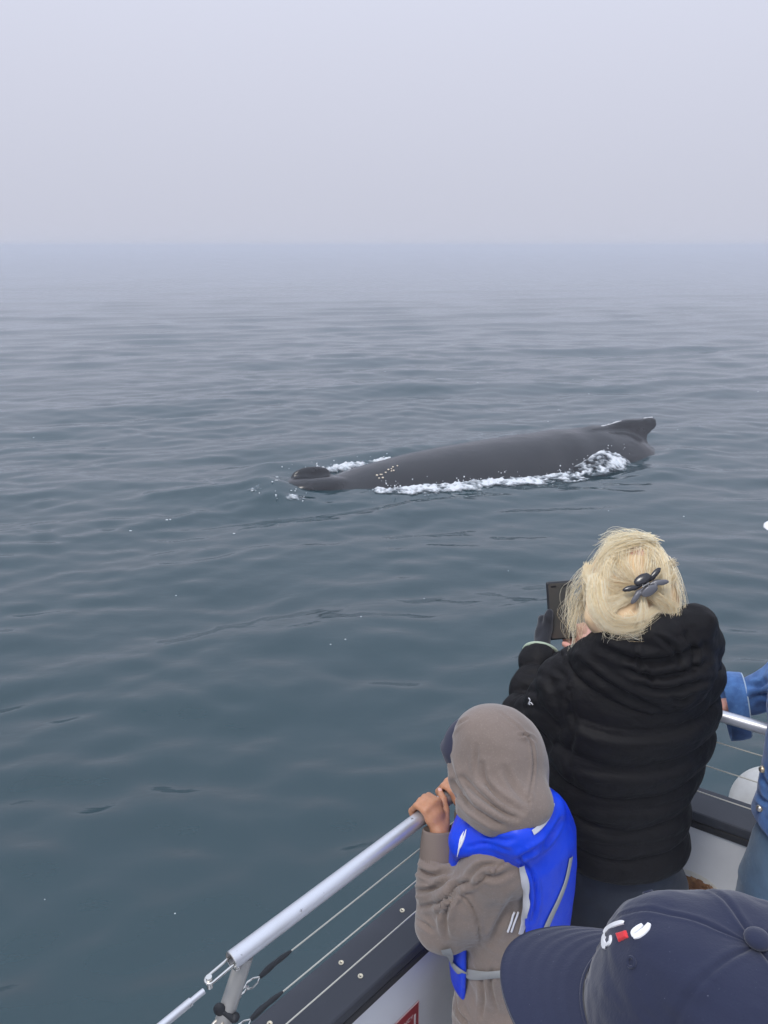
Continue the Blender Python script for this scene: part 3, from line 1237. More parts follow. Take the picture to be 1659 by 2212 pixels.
# round white fender hanging outside the starboard rail
fc = at(1668, 1748, 2.42)
m_fend = material('fender_vinyl', (.80, .77, .70), .45, vary=[(9, (.66, .62, .55), .45, .7)], bump=[(20, .15, (1, 1, .2))])
fd = empty('ball_fender', tuple(fc))
tag(fd, 'round off white ball fender hanging outside the rail beside the denim jacket', 'fender')
F = Field(fc - .16, fc + .2, .006)
F.ell(fc, (.127, .127, .132), k=0)
F.cap(fc + V3(0, 0, .11), fc + V3(0, 0, .16), .03, .018, k=.02)
v, f = F.mesh(1)
mesh_obj('ball', v, f, m_fend, fd)
mb = MB()
mb.tube([fc + V3(0, 0, .15), fc + V3(.005, -.02, .3), fc + V3(.01, -.05, RAIL_Z - fc[2] + .0)], .005, 8)
mb.build('fender_line', m_wire, fd)
# ------------------------------------------------------------------ sculpting tools for clothes
from mathutils.bvhtree import BVHTree


def px(v):
    q = np.asarray(v, float) - np.array([0, 0, EYE])
    dep = q[..., 1] * _c - q[..., 2] * _s
    upc = q[..., 1] * _s + q[..., 2] * _c
    return 829.5 + q[..., 0] / dep * FPX, 1106 - upc / dep * FPX, dep


def poly_dist(U, Vv, pts):
    d = np.full(U.shape, 1e9)
    tt = np.zeros(U.shape)
    pts = np.asarray(pts, float)
    n = len(pts) - 1
    for i in range(n):
        a, b = pts[i], pts[i + 1]
        e = b - a
        t = np.clip(((U - a[0]) * e[0] + (Vv - a[1]) * e[1]) / (e @ e + 1e-9), 0, 1)
        q = np.hypot(U - a[0] - t * e[0], Vv - a[1] - t * e[1])
        m = q < d
        d = np.where(m, q, d)
        tt = np.where(m, (i + t) / n, tt)
    return d, tt


def crease(v, n, pts, width, depth, lip=0.5, taper=True):
    """press a soft crease with raised lips into the cloth along a line; returns displaced vertices"""
    U, Vv, dep = px(v)
    d, t = poly_dist(U, Vv, spline(np.array([(*p, 0) for p in pts]), 6 * len(pts))[:, :2])
    view = v - np.array([0, 0, EYE])
    facing = sstep(.05, .35, -(n * view).sum(1) / np.linalg.norm(view, axis=1))
    k = np.sqrt(np.sin(np.pi * np.clip(t * .96 + .02, 0, 1))) if taper else 1.0
    g = -np.exp(-(d / width) ** 2) + lip * np.exp(-((d - 1.7 * width) / (1.1 * width)) ** 2)
    return v + n * (g * depth * k * facing)[:, None]


class Skin:                      # surface that things can be laid on
    def __init__(self, v, f):
        self.t = BVHTree.FromPolygons([tuple(p) for p in v], [tuple(int(i) for i in q) for q in f])

    def hit(self, u, v, off=0.0):
        r_ = nrm(ray(u, v))
        h = self.t.ray_cast(Vector((0, 0, EYE)), Vector(r_))
        if h[0] is None:
            h = self.t.find_nearest(Vector(at(u, v, 1.7)))
            return np.array(h[0]), np.array(h[1])
        n = np.array(h[1])
        if n @ r_ > 0: n = -n
        return np.array(h[0]) + n * off, n


def ribbon(skin, pts, width, name, mat, parent, off=.0015, n=24, thick=.0012):
    P, N = [], []
    for q in spline(np.array([(*p, 0) for p in pts]), n):
        p, m = skin.hit(q[0], q[1], off)
        P.append(p); N.append(m)
    P, N = np.array(P), np.array(N)
    for _ in range(2):
        P[1:-1] = (P[:-2] + 2 * P[1:-1] + P[2:]) / 4
        N[1:-1] = (N[:-2] + 2 * N[1:-1] + N[2:]) / 4
    mb = MB()
    v, f = [], []
    for i in range(len(P)):
        t = nrm(P[min(i + 1, len(P) - 1)] - P[max(i - 1, 0)])
        m = nrm(N[i])
        s = nrm(np.cross(t, m))
        w = width if np.isscalar(width) else np.interp(i / (len(P) - 1), np.linspace(0, 1, len(width)), width)
        v += [P[i] - s * w / 2, P[i] - s * w * .42 + m * thick, P[i] + s * w * .42 + m * thick, P[i] + s * w / 2]
    for i in range(len(P) - 1):
        for k in range(3):
            f.append((i * 4 + k, i * 4 + k + 1, i * 4 + k + 5, i * 4 + k + 4))
    mb.add(v, f)
    return mb.build(name, mat, parent)


def cloth(F, name, mat, parent, deform=None, it=2, origin=None):
    v, f = F.mesh(it)
    if deform:
        v = deform(v, normals(v, f), f)
    o = mesh_obj(name, v, f, mat, parent, origin=origin)
    return o, v, f


def lift(v, c, ax, sigma, amt, d):
    return v


def hand(F, wrist, mcp, chains, rads, thumb, trad, wr=.02, palm=.012, k=.008):
    """palm of four metacarpals, four separate fingers, thumb leaving the side of the palm"""
    for i, m in enumerate(mcp):
        F.cap(wrist, m, palm * 1.15, palm * .72, k=.010)
    for i in range(3):
        F.cap(mcp[i] * .6 + wrist * .4, mcp[i + 1] * .6 + wrist * .4, palm, palm, k=.010)
        F.cap(mcp[i], mcp[i + 1], palm * .7, palm * .7, k=.006)
    for ch, r_ in zip(chains, rads):
        F.chain(ch, [r_ * q for q in (1.12, 1.0, .95, .82)][:len(ch)], k=.003)
    F.chain(thumb, trad, k=.005)


m_skin_w = material('fair_skin', (.62, .33, .25), .5, subsurf=.12, vary=[(40, (.66, .30, .24), .45, .7)])
m_skin_c = material('warm_skin', (.50, .235, .125), .45, subsurf=.10, vary=[(60, (.56, .28, .17), .45, .7)])
m_nail = material('finger_nail', (.72, .42, .36), .3)
# ------------------------------------------------------------------ woman in the black puffer jacket
HC = at(1360, 1268, 1.80)
WF = nrm(V3(-.22, .95, -.12))                  # the way her head faces
WR_ = nrm(np.cross(WF, V3(0, 0, 1)))           # her right
WU = np.cross(WR_, WF)
SL, SR = V3(.455, 1.60, 2.415), V3(.738, 1.655, 2.42)
EL = at(1140, 1572, 1.95)
WL = at(1168, 1412, 2.09)
ER, WRI = V3(.735, 1.83, 2.20), at(1300, 1425, 2.03)
woman_base = V3(.62, 1.62, DECK_Z)
W_Z = [1.925, 1.96, 2.02, 2.14, 2.26, 2.36, 2.44, 2.50, 2.54]
W_CX = [.610, .606, .598, .586, .582, .592, .604, .603, .602]
W_CY = [1.60, 1.605, 1.61, 1.61, 1.605, 1.60, 1.605, 1.62, 1.63]
W_A = [.156, .166, .170, .175, .188, .190, .170, .125, .075]
W_B = [.135, .150, .155, .155, .158, .152, .130, .095, .06]
Wyaw = math.atan2(.055, .31)

phone_c = at(1213, 1318, 2.13)
pn = nrm(np.array([0, 0, EYE]) + V3(.50, .9, -.35) - phone_c)      # screen looks back at her face
pn = nrm(V3(.16, -.93, .34))
pu = nrm(V3(0, 0, 1) - pn * pn[2])
pr = np.cross(pu, pn)
PW, PH, PT = .076, .158, .011


def build_woman():
    # body: one continuous figure under the clothes
    F = Field((.22, 1.25, DECK_Z - .02), (1.0, 2.15, 2.83), .0062)
    F.ell(HC + WU * .010 - WF * .005, (.075, .093, .100), np.array([WR_, WF, WU]), k=0)
    F.ell(HC + WF * .045 - WU * .055, (.055, .055, .062), np.array([WR_, WF, WU]), k=.03)       # jaw
    F.cap(HC + WF * .088 + WU * .01, HC + WF * .108 - WU * .022, .008, .014, k=.012)            # nose
    F.cap(HC + WF * .088 - WU * .055 - WR_ * .018, HC + WF * .088 - WU * .055 + WR_ * .018, .008, k=.008)   # lips
    for s in (-1, 1):
        F.ell(HC + WF * .085 + WU * .018 + WR_ * .032 * s, (.016, .012, .009), np.array([WR_, WF, WU]), k=.006, cut=True)
        F.ell(HC + WF * .078 + WU * .016 + WR_ * .032 * s, (.011, .011, .010), np.array([WR_, WF, WU]), k=.003)
        F.ell(HC + WR_ * .076 * s - WU * .01, (.010, .022, .032), np.array([WR_, WF, WU]), k=.008)   # ears
    F.cap(HC - WU * .07 - WF * .01, V3(.605, 1.63, 2.46), .055, .062, k=.03)
    F.loft(W_Z, W_CX, W_CY, [a - .035 for a in W_A], [max(.03, b - .045) for b in W_B], Wyaw, k=.03, end=.03)
    F.chain([SL, EL, WL], [.042, .036, .026], k=.03)
    F.chain([SR, ER, WRI], [.042, .036, .026], k=.03)
    hipl, hipr = V3(.555, 1.60, 1.86), V3(.690, 1.61, 1.86)
    for hp, kn, ft in ((hipl, V3(.55, 1.64, 1.58), V3(.54, 1.60, 1.21)), (hipr, V3(.72, 1.66, 1.58), V3(.73, 1.62, 1.21))):
        F.chain([hp, kn, ft], [.070, .052, .04], k=.03)
        F.chain([ft, ft + V3(-.02, .06, -.03), ft + V3(-.03, .15, -.045)], [.038, .034, .024], k=.02)
    # left hand (gloved) round the left edge of the phone
    lft = -pr
    w = WL + nrm(WL - EL) * .012
    edge = phone_c + lft * (PW / 2)
    mcp = [edge - pu * (.024 + .016 * i) - pn * .016 + lft * .012 for i in range(4)]
    ch = [[m, m - pn * .020 + pr * .004, m - pn * .022 + pr * .030, m - pn * .018 + pr * .05] for m in mcp]
    th = [w + pn * .014 + lft * .004, edge - pu * .045 + pn * .010 + lft * .010, edge - pu * .015 + pn * .012 + lft * .006, edge - pu * .002 + pn * .011 + lft * .001]
    hand(F, w, mcp, ch, [.0085] * 4, th, [.014, .012, .0105, .009], palm=.014)
    # right hand (bare): thumb and fingers at the lower right corner
    w2 = WRI + nrm(WRI - ER) * .01
    c2 = phone_c + pr * (PW / 2) - pu * .045
    mcp2 = [c2 + pr * .030 - pu * (.006 + .016 * i) - pn * .012 for i in range(4)]
    ch2 = [[m, m - pr * .020 - pn * .006, m - pr * .045 - pn * .004, m - pr * .062 - pn * .001] for m in mcp2]
    th2 = [w2 + pn * .012 - pr * .004, at(1262, 1400, 2.03), at(1240, 1404, 2.055), at(1219, 1391, 2.075)]
    hand(F, w2, mcp2, ch2, [.0082] * 4, th2, [.015, .0125, .0105, .009], palm=.0145)
    F.cap(w2, at(1264, 1378, 2.045), .016, .013, k=.012)
    v, f = F.mesh(2)
    body = mesh_obj('person', v, f, m_skin_w, origin=woman_base)
    tag(body, 'person with messy blonde hair in a black puffer jacket photographing the whale', 'person')

    # glove over the left hand
    G = Field(w - .1, w + V3(.12, .16, .2), .004)
    mcpg = mcp
    hand(G, w, mcpg, ch, [.0100] * 4, th, [.0165, .0142, .0125, .0108], palm=.0170)
    G.cap(WL - nrm(WL - EL) * .03, w, .031, .026, k=.012)
    m_glove = material('knit_glove', (.012, .013, .019), .9, sheen=.25, bump=[(300, .5, (1, 1, .3))])
    cloth(G, 'glove', m_glove, body)

    # jacket: torso, sleeves, hood lying on the back
    h = .0062
    J = Field((.20, 1.30, 1.88), (.95, 2.05, 2.60), h)
    J.loft(W_Z, W_CX, W_CY, W_A, W_B, Wyaw, k=0, end=.03, p=2.2)
    J.cap(SL + V3(.02, 0, .0), SL, .072, .070, k=.05)
    J.cap(SR - V3(.02, 0, .0), SR, .072, .072, k=.05)
    J.chain([SL, EL], [.076, .058], k=.04)
    J.chain([EL + V3(-.006, .02, .0), WL - nrm(WL - EL) * .015], [.060, .047], k=.02)
    J.chain([SR, ER, WRI], [.074, .066, .046], k=.045)
    J.ell(V3(.738, 1.63, 2.28), (.072, .085, .16), k=.05)
    # hollow cuff
    d_ = nrm(WL - EL)
    J.cap(WL - d_ * .018, WL + d_ * .06, .036, .040, k=.006, cut=True)
    skinj = None

    def jk(v, n, f):
        # horizontal baffles: quilted cushions with pinched seams
        z = v[:, 2] + .012 * noise(v, 4.0, 21, 2) + .02 * (v[:, 0] - .62)
        ph = (z - 1.925) / .092
        cush = np.sqrt(np.abs(np.sin(np.pi * ph)) + .02)
        tors = sstep(1.90, 1.96, v[:, 2])
        t1, dd1 = seg_near(v, SL, EL)
        t2, dd2 = seg_near(v, EL, WL)
        arm1 = (dd1 < .10) & (v[:, 0] < .42) & (dd1 <= dd2)
        arm2 = (dd2 < .085) & (v[:, 0] < .45) & (dd2 < dd1)
        c1 = np.sqrt(np.abs(np.sin(np.pi * t1 * 3.1)) + .02)
        c2 = np.sqrt(np.abs(np.sin(np.pi * (t2 * 2.6 + .1))) + .02)
        c = np.where(arm1, c1 * .6 + .2, np.where(arm2, c2, cush))
        v = v + n * ((c - .6) * .018)[:, None]
        st = np.stack([v[:, 0] * .6, v[:, 1] * .6, v[:, 2] * 2.2], -1)
        puck = noise(st, 11, 22, 3)
        v = v + n * ((.0042 * puck + .0026 * noise(v, 24, 23, 2)) * tors)[:, None]
        return v
    m_jk = material('black_nylon', (.0085, .0078, .0085), .55, spec=.13, sheen=.0, bump=[(26, .40, (1, 1, 1.8)), (420, .12, None)])

    def jk2(v, n, f):
        v = jk(v, n, f)
        for pts, wd, dp in (
            ([(1225, 1432), (1232, 1500), (1238, 1570), (1228, 1640), (1240, 1720)], 5, .006),      # armhole seam
            ([(1180, 1452), (1195, 1500), (1215, 1560), (1236, 1600)], 7, .006),
            ([(1190, 1440), (1215, 1462), (1190, 1482)], 7, .009),
            ([(1100, 1540), (1150, 1530), (1215, 1575)], 7, .007),
            ([(1126, 1450), (1160, 1455), (1190, 1470)], 5, .006),
            ([(1110, 1500), (1140, 1492), (1170, 1500)], 5, .006),
            ([(1240, 1560), (1330, 1590), (1440, 1585), (1540, 1545)], 6, .007),
            ([(1240, 1660), (1340, 1672), (1440, 1665), (1515, 1640)], 6, .007),
            ([(1245, 1740), (1340, 1750), (1430, 1745), (1500, 1720)], 6, .007),
            ([(1240, 1820), (1330, 1832), (1430, 1822), (1495, 1795)], 6, .007),
            ([(1250, 1600), (1300, 1625), (1340, 1622)], 5, .004), ([(1245, 1680), (1290, 1700), (1330, 1698)], 5, .004),
            ([(1410, 1705), (1450, 1690), (1490, 1692)], 5, .004), ([(1250, 1770), (1300, 1785), (1350, 1790)], 5, .004),
            ([(1260, 1780), (1330, 1810), (1400, 1800)], 5, .004), ([(1400, 1620), (1460, 1622), (1520, 1600)], 5, .004),
        ):
            v = crease(v, normals(v, f), pts, wd * 1.5, dp, .22)
        return v
    oj, jv, jf = cloth(J, 'jacket', m_jk, body, jk2)
    sk = Skin(jv, jf)

    H = Field((.36, 1.24, 2.26), (1.0, 1.86, 2.66), .0055)
    ring = [at(1236, 1462, 1.83), at(1272, 1424, 1.775), at(1335, 1385, 1.705), at(1420, 1372, 1.685), at(1495, 1352, 1.73), at(1520, 1392, 1.80), at(1522, 1442, 1.85)]
    H.chain([ring[0] + V3(-.005, .07, .01)] + ring + [ring[-1] + V3(.0, .05, -.01)], [.018, .022, .030, .040, .044, .043, .038, .032, .026], k=.03)
    H.ell(at(1398, 1432, 1.755), (.158, .075, .085), k=.05)
    H.ell(at(1425, 1478, 1.725), (.105, .055, .072), k=.05)
    H.ell(at(1335, 1440, 1.735), (.070, .050, .048), k=.04)
    H.ell(at(1505, 1365, 1.765), (.040, .045, .055), k=.03)
    H.cap(V3(.60, 1.655, 2.47), V3(.60, 1.655, 2.72), .066, .078, k=.02, cut=True)

    def hd(v, n, f):
        v = v + n * (.007 * noise(v * V3(.8, 1, 1.5), 15, 51, 3) + .003 * noise(v, 34, 52, 2))[:, None]
        for pts, wd, dp in (
            ([(1248, 1428), (1300, 1470), (1360, 1505), (1430, 1535)], 8, .010),
            ([(1300, 1400), (1370, 1425), (1440, 1425), (1520, 1395)], 9, .012),
            ([(1340, 1440), (1400, 1462), (1470, 1455), (1530, 1430)], 7, .009),
            ([(1380, 1480), (1430, 1492), (1490, 1480), (1540, 1470)], 7, .009),
            ([(1420, 1375), (1455, 1400), (1470, 1440)], 6, .008), ([(1370, 1390), (1385, 1440), (1420, 1480)], 5, .006),
            ([(1480, 1370), (1500, 1410), (1495, 1450)], 6, .008), ([(1440, 1500), (1470, 1515), (1500, 1500)], 5, .006),
        ):
            v = crease(v, normals(v, f), pts, wd, dp, lip=.8)
        return v
    oh, hv, hf = cloth(H, 'hood', m_jk, body, hd)
    # pale lining showing at the left cuff, snap on the collar, woven mark on the sleeve
    mb = MB()
    sd = nrm(np.cross(d_, V3(0, 0, 1)))
    u2 = np.cross(sd, d_)
    rg = [WL + d_ * .003 + (sd * math.cos(a) + u2 * math.sin(a)) * .0455 for a in np.linspace(0, 2 * math.pi, 33)[:-1]]
    mb.tube(rg, .0052, 8, closed=True)
    mb.build('cuff_lining', material('sage_lining', (.42, .50, .38), .85, bump=[(200, .4, None)]), body)
    mb = MB()
    p, n_ = sk.hit(1226, 1419, .002)
    mb.blob(at(1225, 1418, 1.80), .0052)
    mb.build('snap_stud', m_steel, body)
    m_logo = material('white_thread', (.80, .80, .82), .6)
    mb = MB()
    for pts in ([(1143, 1508), (1146, 1512), (1143, 1518), (1146, 1522)], [(1142, 1520), (1147, 1517), (1152, 1522)]):
        q = [sk.hit(*z_, .0012)[0] for z_ in spline(np.array([(*z_, 0) for z_ in pts]), 9)[:, :2]]
        mb.tube(q, .0013, 6)
    mb.build('sleeve_mark', m_logo, body)

    # jeans
    T = Field((.42, 1.38, DECK_Z - .01), (.90, 1.86, 2.02), .008)
    T.loft([1.74, 1.80, 1.90, 1.98], [.628, .628, .622, .616], [1.605] * 4, [.148, .150, .142, .130], [.135, .140, .135, .12], Wyaw, k=0)
    for hp, kn, ft in ((hipl, V3(.55, 1.64, 1.58), V3(.54, 1.60, 1.22)), (hipr, V3(.72, 1.66, 1.58), V3(.73, 1.62, 1.22))):
        T.chain([hp - V3(0, 0, .06), kn, ft], [.105, .078, .066], k=.04)
    m_jean = material('navy_denim', (.010, .015, .028), .8, sheen=.1, bump=[(300, .35, (1, 1, .4))], vary=[(14, (.016, .024, .042), .45, .7)])
    cloth(T, 'jeans', m_jean, body, lambda v, n, f: v + n * (.005 * noise(v * V3(1, 1, 1.6), 10, 61, 3))[:, None])
    # shoes
    m_sh = material('dark_shoe', (.02, .02, .022), .6)
    for ft in (V3(.54, 1.60, 1.21), V3(.73, 1.62, 1.21)):
        S = Field(ft - V3(.09, .09, .09), ft + V3(.08, .24, .06), .008)
        S.chain([ft - V3(0, .01, .02), ft + V3(-.02, .08, -.032), ft + V3(-.03, .15, -.038)], [.050, .046, .038], k=.02)
        cloth(S, 'shoe', m_sh, body)
    return body, sk


woman, woman_skin = build_woman()


# ---- phone held in front of her
def build_phone():
    ph = empty('phone', tuple(phone_c))
    tag(ph, 'black phone held upright in a dark case between gloved and bare hands', 'phone')
    mb = MB()
    mb.box(phone_c - pn * .002, pr, pu, pn, PW + .004, PH + .004, PT)
    mb.build('phone_case', material('phone_case', (.012, .013, .016), .35), ph, smooth=False, bevel=.006)
    mb = MB()
    w, h_ = PW / 2 - .002, PH / 2 - .003
    rc = .007
    pts = []
    for cx_, cy_, a0 in ((w - rc, h_ - rc, 0), (-w + rc, h_ - rc, 90), (-w + rc, -h_ + rc, 180), (w - rc, -h_ + rc, 270)):
        for k in range(6):
            a = R(a0 + 18 * k)
            pts.append((cx_ + rc * math.cos(a), cy_ + rc * math.sin(a)))
    n = len(pts)
    v = [phone_c + pr * x + pu * y + pn * (PT / 2 - .0012) for x, y in pts]
    mb.add(v, [tuple(range(n))])
    m = material('phone_glass', (.075, .072, .064), .16, coat=.3)
    mb.build('phone_screen', m, ph, smooth=False)
    mb = MB()
    for x, wd in ((-.021, .016), (.012, .018)):
        mb.box(phone_c + pr * x + pu * (h_ - .009) + pn * (PT / 2 - .0010), pr, pu, pn, wd, .005, .0008)
    mb.build('phone_notch', material('notch', (.006, .006, .007), .4), ph, smooth=False, bevel=.002)


build_phone()


# ---- hair
def build_hair(body):
    rg = np.random.default_rng(23)
    A = np.array([WR_, WF, WU])
    rad = np.array([.098, .110, .112])
    F = Field(HC - .2, HC + .2, .005)
    F.ell(HC, rad * .965, A, k=0)
    F.ell(at(1345, 1335, 1.725), (.082, .055, .050), k=.03)
    F.ell(at(1304, 1304, 1.76), (.036, .055, .070), k=.03)
    F.ell(at(1425, 1305, 1.77), (.038, .055, .080), k=.03)
    F.ell(at(1420, 1345, 1.74), (.045, .045, .040), k=.03)
    F.ell(HC + WF * .105 - WU * .03, (.075, .07, .11), A, k=.03, cut=True)
    v, f = F.mesh(2)
    n = normals(v, f)
    U, V_, _ = px(v)
    v = v + n * (.004 * noise(v, 26, 71, 3))[:, None]
    m_h = bpy.data.materials.new('blonde_hair')
    m_h.use_nodes = True
    nt = m_h.node_tree
    b = nt.nodes['Principled BSDF']
    b.inputs['Roughness'].default_value = .42
    b.inputs['Specular IOR Level'].default_value = .45
    b.inputs['Sheen Weight'].default_value = .25
    at_ = nt.nodes.new('ShaderNodeAttribute')
    at_.attribute_name = 'tint'
    cr = nt.nodes.new('ShaderNodeValToRGB')
    cr.color_ramp.elements[0].position = 0
    cr.color_ramp.elements[0].color = (.60, .35, .14, 1)
    cr.color_ramp.elements[1].position = 1
    cr.color_ramp.elements[1].color = (1.0, .95, .77, 1)
    e = cr.color_ramp.elements.new(.45)
    e.color = (.98, .78, .44, 1)
    nt.links.new(at_.outputs['Fac'], cr.inputs['Fac'])
    nt.links.new(cr.outputs['Color'], b.inputs['Base Color'])
    base_m = material('hair_roots', (.84, .61, .36), .6, bump=[(70, .6, (1, 1, .3))], vary=[(30, (.72, .44, .26), .5, .75)])
    o = mesh_obj('hair', v, f, base_m, body)
    o.data.materials.append(m_h)
    skn = Skin(v, f)
    cen = HC

    def onhead(u, w, hgt):
        """point over the hair mass at picture place u, w; off its outline it hangs at the head's own distance"""
        r_ = nrm(ray(u, w))
        hh = skn.t.ray_cast(Vector((0, 0, EYE)), Vector(r_))
        if hh[0] is not None:
            p = np.array(hh[0])
            return p + nrm(p - cen) * hgt
        q = np.array([0, 0, EYE]) + r_ * np.dot(cen - V3(0, 0, EYE), r_)
        nn_ = skn.t.find_nearest(Vector(q))
        return q
    VV, FF, TT = [], [], []
    nb = 0

    def strand(P, r0, r1, tint, ns=11):
        nonlocal nb
        Q = spline(P, 48)[:int(48 * rg.uniform(.80, 1.0))]
        Q = Q[np.linspace(0, len(Q) - 1, ns).round().astype(int)]
        t = np.gradient(Q, axis=0)
        t /= np.linalg.norm(t, axis=1)[:, None] + 1e-9
        a = np.cross(t, np.array([.3, .2, .93]))
        a /= np.linalg.norm(a, axis=1)[:, None] + 1e-9
        bb = np.cross(t, a)
        rr = np.linspace(r0, r1, ns)[:, None]
        ring = np.stack([Q + rr * (a * math.cos(x) + bb * math.sin(x)) for x in (0, 2.094, 4.189)], 1)
        VV.append(ring.reshape(-1, 3))
        TT.append(np.clip(tint + .10 * np.sin(np.linspace(0, 5, ns) + tint * 40), 0, 1).repeat(3))
        i = np.arange(ns - 1)[:, None]
        for j in range(3):
            j2 = (j + 1) % 3
            FF.append(np.concatenate([i * 3 + j, i * 3 + j2, i * 3 + 3 + j2, i * 3 + 3 + j], 1) + nb)
        nb += ns * 3

    def lock(pts, n, spread, spread_end=None, h=(.004, .010), tint=.62, tv=.22, r=(.00036, .00014), px_jit=2.5, ns=11, curl=0):
        spread_end = spread if spread_end is None else spread_end
        P0 = np.array([onhead(u, w, rg.uniform(*h)) for u, w in [(a + rg.normal() * px_jit, b_ + rg.normal() * px_jit) for a, b_ in pts]])
        lt = tint + rg.normal() * .10
        for _ in range(n):
            k = np.linspace(0, 1, len(P0))[:, None]
            off = rg.normal(size=3)
            sp = spread * (1 - k) + spread_end * k
            Q = P0 + off * sp + rg.normal(size=P0.shape) * sp * .13
            strand(Q, r[0], r[1], lt + rg.normal() * tv * .6, ns)

    # swept back over the crown and down both sides
    for q in range(34):
        x = rg.uniform(0, 1)
        u0 = 1320 + 90 * x
        lock([(u0, 1168 + 18 * abs(x - .5)), (1308 + 26 * x, 1208), (1298 + 18 * x, 1262), (1294 + 24 * x, 1315), (1306 + 40 * x, 1360)], 44, .0038, .0052)
    for q in range(30):
        x = rg.uniform(0, 1)
        lock([(1350 + 60 * x, 1172), (1410 + 14 * x, 1205), (1424 + 8 * x, 1255), (1430 - 10 * x, 1310), (1422 - 60 * x, 1360)], 44, .0038, .0055)
    # top wave lying across
    for q in range(16):
        x = rg.uniform(0, 1)
        lock([(1395 + 15 * x, 1168 + 20 * x), (1356, 1172 + 22 * x), (1316, 1194 + 16 * x), (1290, 1235 + 14 * x)], 22, .005, .008, h=(.008, .02), tint=.72)
    # gathered towards the clip from the left and the top, thin enough that the scalp shows between
    for q in range(54):
        x = rg.uniform(0, 1)
        lock([(1275 + 20 * x, 1225 + 75 * x), (1300 + 20 * x, 1285 + 34 * x), (1340, 1288 + 16 * x), (1382, 1272 + 6 * x)], 32, .004, .003, h=(.008, .016), tint=.60)
    for q in range(34):
        x = rg.uniform(0, 1)
        lock([(1316 + 105 * x, 1190), (1318 + 100 * x, 1220), (1336 + 76 * x, 1246), (1366 + 36 * x, 1264)], 15, .006, .004, h=(.002, .008), tint=.50 + .3 * abs(x - .5), tv=.3)
    for q in range(14):
        x = rg.uniform(0, 1)
        lock([(1455 - 10 * x, 1215 + 40 * x), (1432, 1225 + 40 * x), (1412, 1244 + 24 * x), (1396, 1262)], 32, .004, .003, h=(.006, .014), tint=.60)
    for q in range(26):
        x = rg.uniform(0, 1)
        lock([(1296 + 10 * x, 1232 + 40 * x), (1318 + 8 * x, 1250 + 34 * x), (1344, 1258 + 22 * x), (1374, 1264 + 8 * x)], 26, .004, .003, h=(.003, .012), tint=.52, tv=.3)
    # twist below the clip curling round and down
    for q in range(34):
        x = rg.uniform(0, 1)
        lock([(1292 + 16 * x, 1250 + 10 * x), (1288 + 24 * x, 1302 + 8 * x), (1318 + 20 * x, 1346 - 12 * x), (1372, 1352 - 22 * x), (1420 - 10 * x, 1322 - 16 * x)], 38, .005, .006, h=(.010, .020), tint=.64)
    for q in range(24):
        x = rg.uniform(0, 1)
        lock([(1398 + 12 * x, 1284), (1420 + 24 * x, 1306), (1428 + 16 * x, 1336), (1392 + 20 * x, 1362), (1345 + 10 * x, 1364)], 34, .005, .007, h=(.008, .018), tint=.54)
    for q in range(12):
        x = rg.uniform(0, 1)
        lock([(1380, 1288), (1385 + 10 * (x - .5), 1318), (1380 + 26 * (x - .5), 1350), (1384 + 40 * (x - .5), 1386)], 10, .003, .006, h=(.012, .022), tint=.74)
    # loose wisps hanging on the left over the phone, and below on the collar
    for q in range(18):
        x = rg.uniform(0, 1)
        lock([(1276 + 10 * x, 1250 + 20 * x), (1256 + 6 * x, 1300), (1240 + 26 * x, 1340), (1228 + 44 * x, 1376 + 8 * x)], 9, .004, .009, h=(.002, .008), tint=.72, px_jit=5, r=(.00034, .00014))
    for q in range(46):
        x = rg.uniform(0, 1)
        y = rg.uniform(0, 1)
        lock([(1272, 1210 + 60 * y), (1250 - 14 * x, 1250 + 50 * y), (1238 - 18 * x, 1292 + 50 * y), (1226 + 22 * x, 1340 + 60 * y * x)], 2, .003, .008, tint=.82, px_jit=6, r=(.00032, .00014), ns=13)
    for q in range(7):
        x = rg.uniform(0, 1)
        lock([(1254, 1300), (1240, 1350), (1228 + 20 * x, 1392), (1226 + 6 * x - 10 * (x > .6), 1424 + 14 * x)], 2, .002, .004, tint=.82, r=(.0005, .0002), px_jit=4)
    for u0, u1, w1 in ((1310, 1360, 1383), (1330, 1400, 1380), (1395, 1350, 1372), (1420, 1402, 1396), (1445, 1418, 1402), (1462, 1450, 1378), (1466, 1474, 1352), (1455, 1440, 1392), (1385, 1400, 1398)):
        lock([(u0, 1318), ((u0 * 2 + u1) / 3 + 10, 1350), ((u0 + 2 * u1) / 3, 1366), (u1, w1)], 4, .002, .005, h=(.01, .024), tint=.80, r=(.00055, .00022), px_jit=4)
    for q in range(26):
        x = rg.uniform(0, 1)
        u1 = 1300 + 165 * x
        lock([(u1 + rg.normal() * 14, 1325), (u1 + rg.normal() * 8, 1352), (u1 + rg.normal() * 14, 1372), (u1 + rg.normal() * 24, 1388 + 22 * rg.random())], 3, .003, .006, h=(.008, .022), tint=.78, px_jit=4, r=(.0004, .00015))
    # wind-blown top and right edge
    for q in range(40):
        x = rg.uniform(0, 1)
        y = rg.uniform(0, 1)
        lock([(1400 + 8 * x, 1178 + 8 * y), (1372, 1160 + 14 * y), (1345 - 8 * x, 1156 + 22 * y), (1318 - 22 * x, 1166 + 34 * y)], 5, .003, .007, h=(.012, .03), tint=.82, px_jit=4, r=(.0005, .00022))
    for q in range(34):
        x = rg.uniform(0, 1)
        lock([(1430 + 10 * x, 1195 + 20 * x), (1452 + 4 * x, 1225 + 50 * x), (1460 + 10 * rg.random(), 1290 + 30 * x), (1462 - 8 * rg.random(), 1345 + 14 * x)], 2, .003, .007, tint=.76, px_jit=5, r=(.00042, .0002))
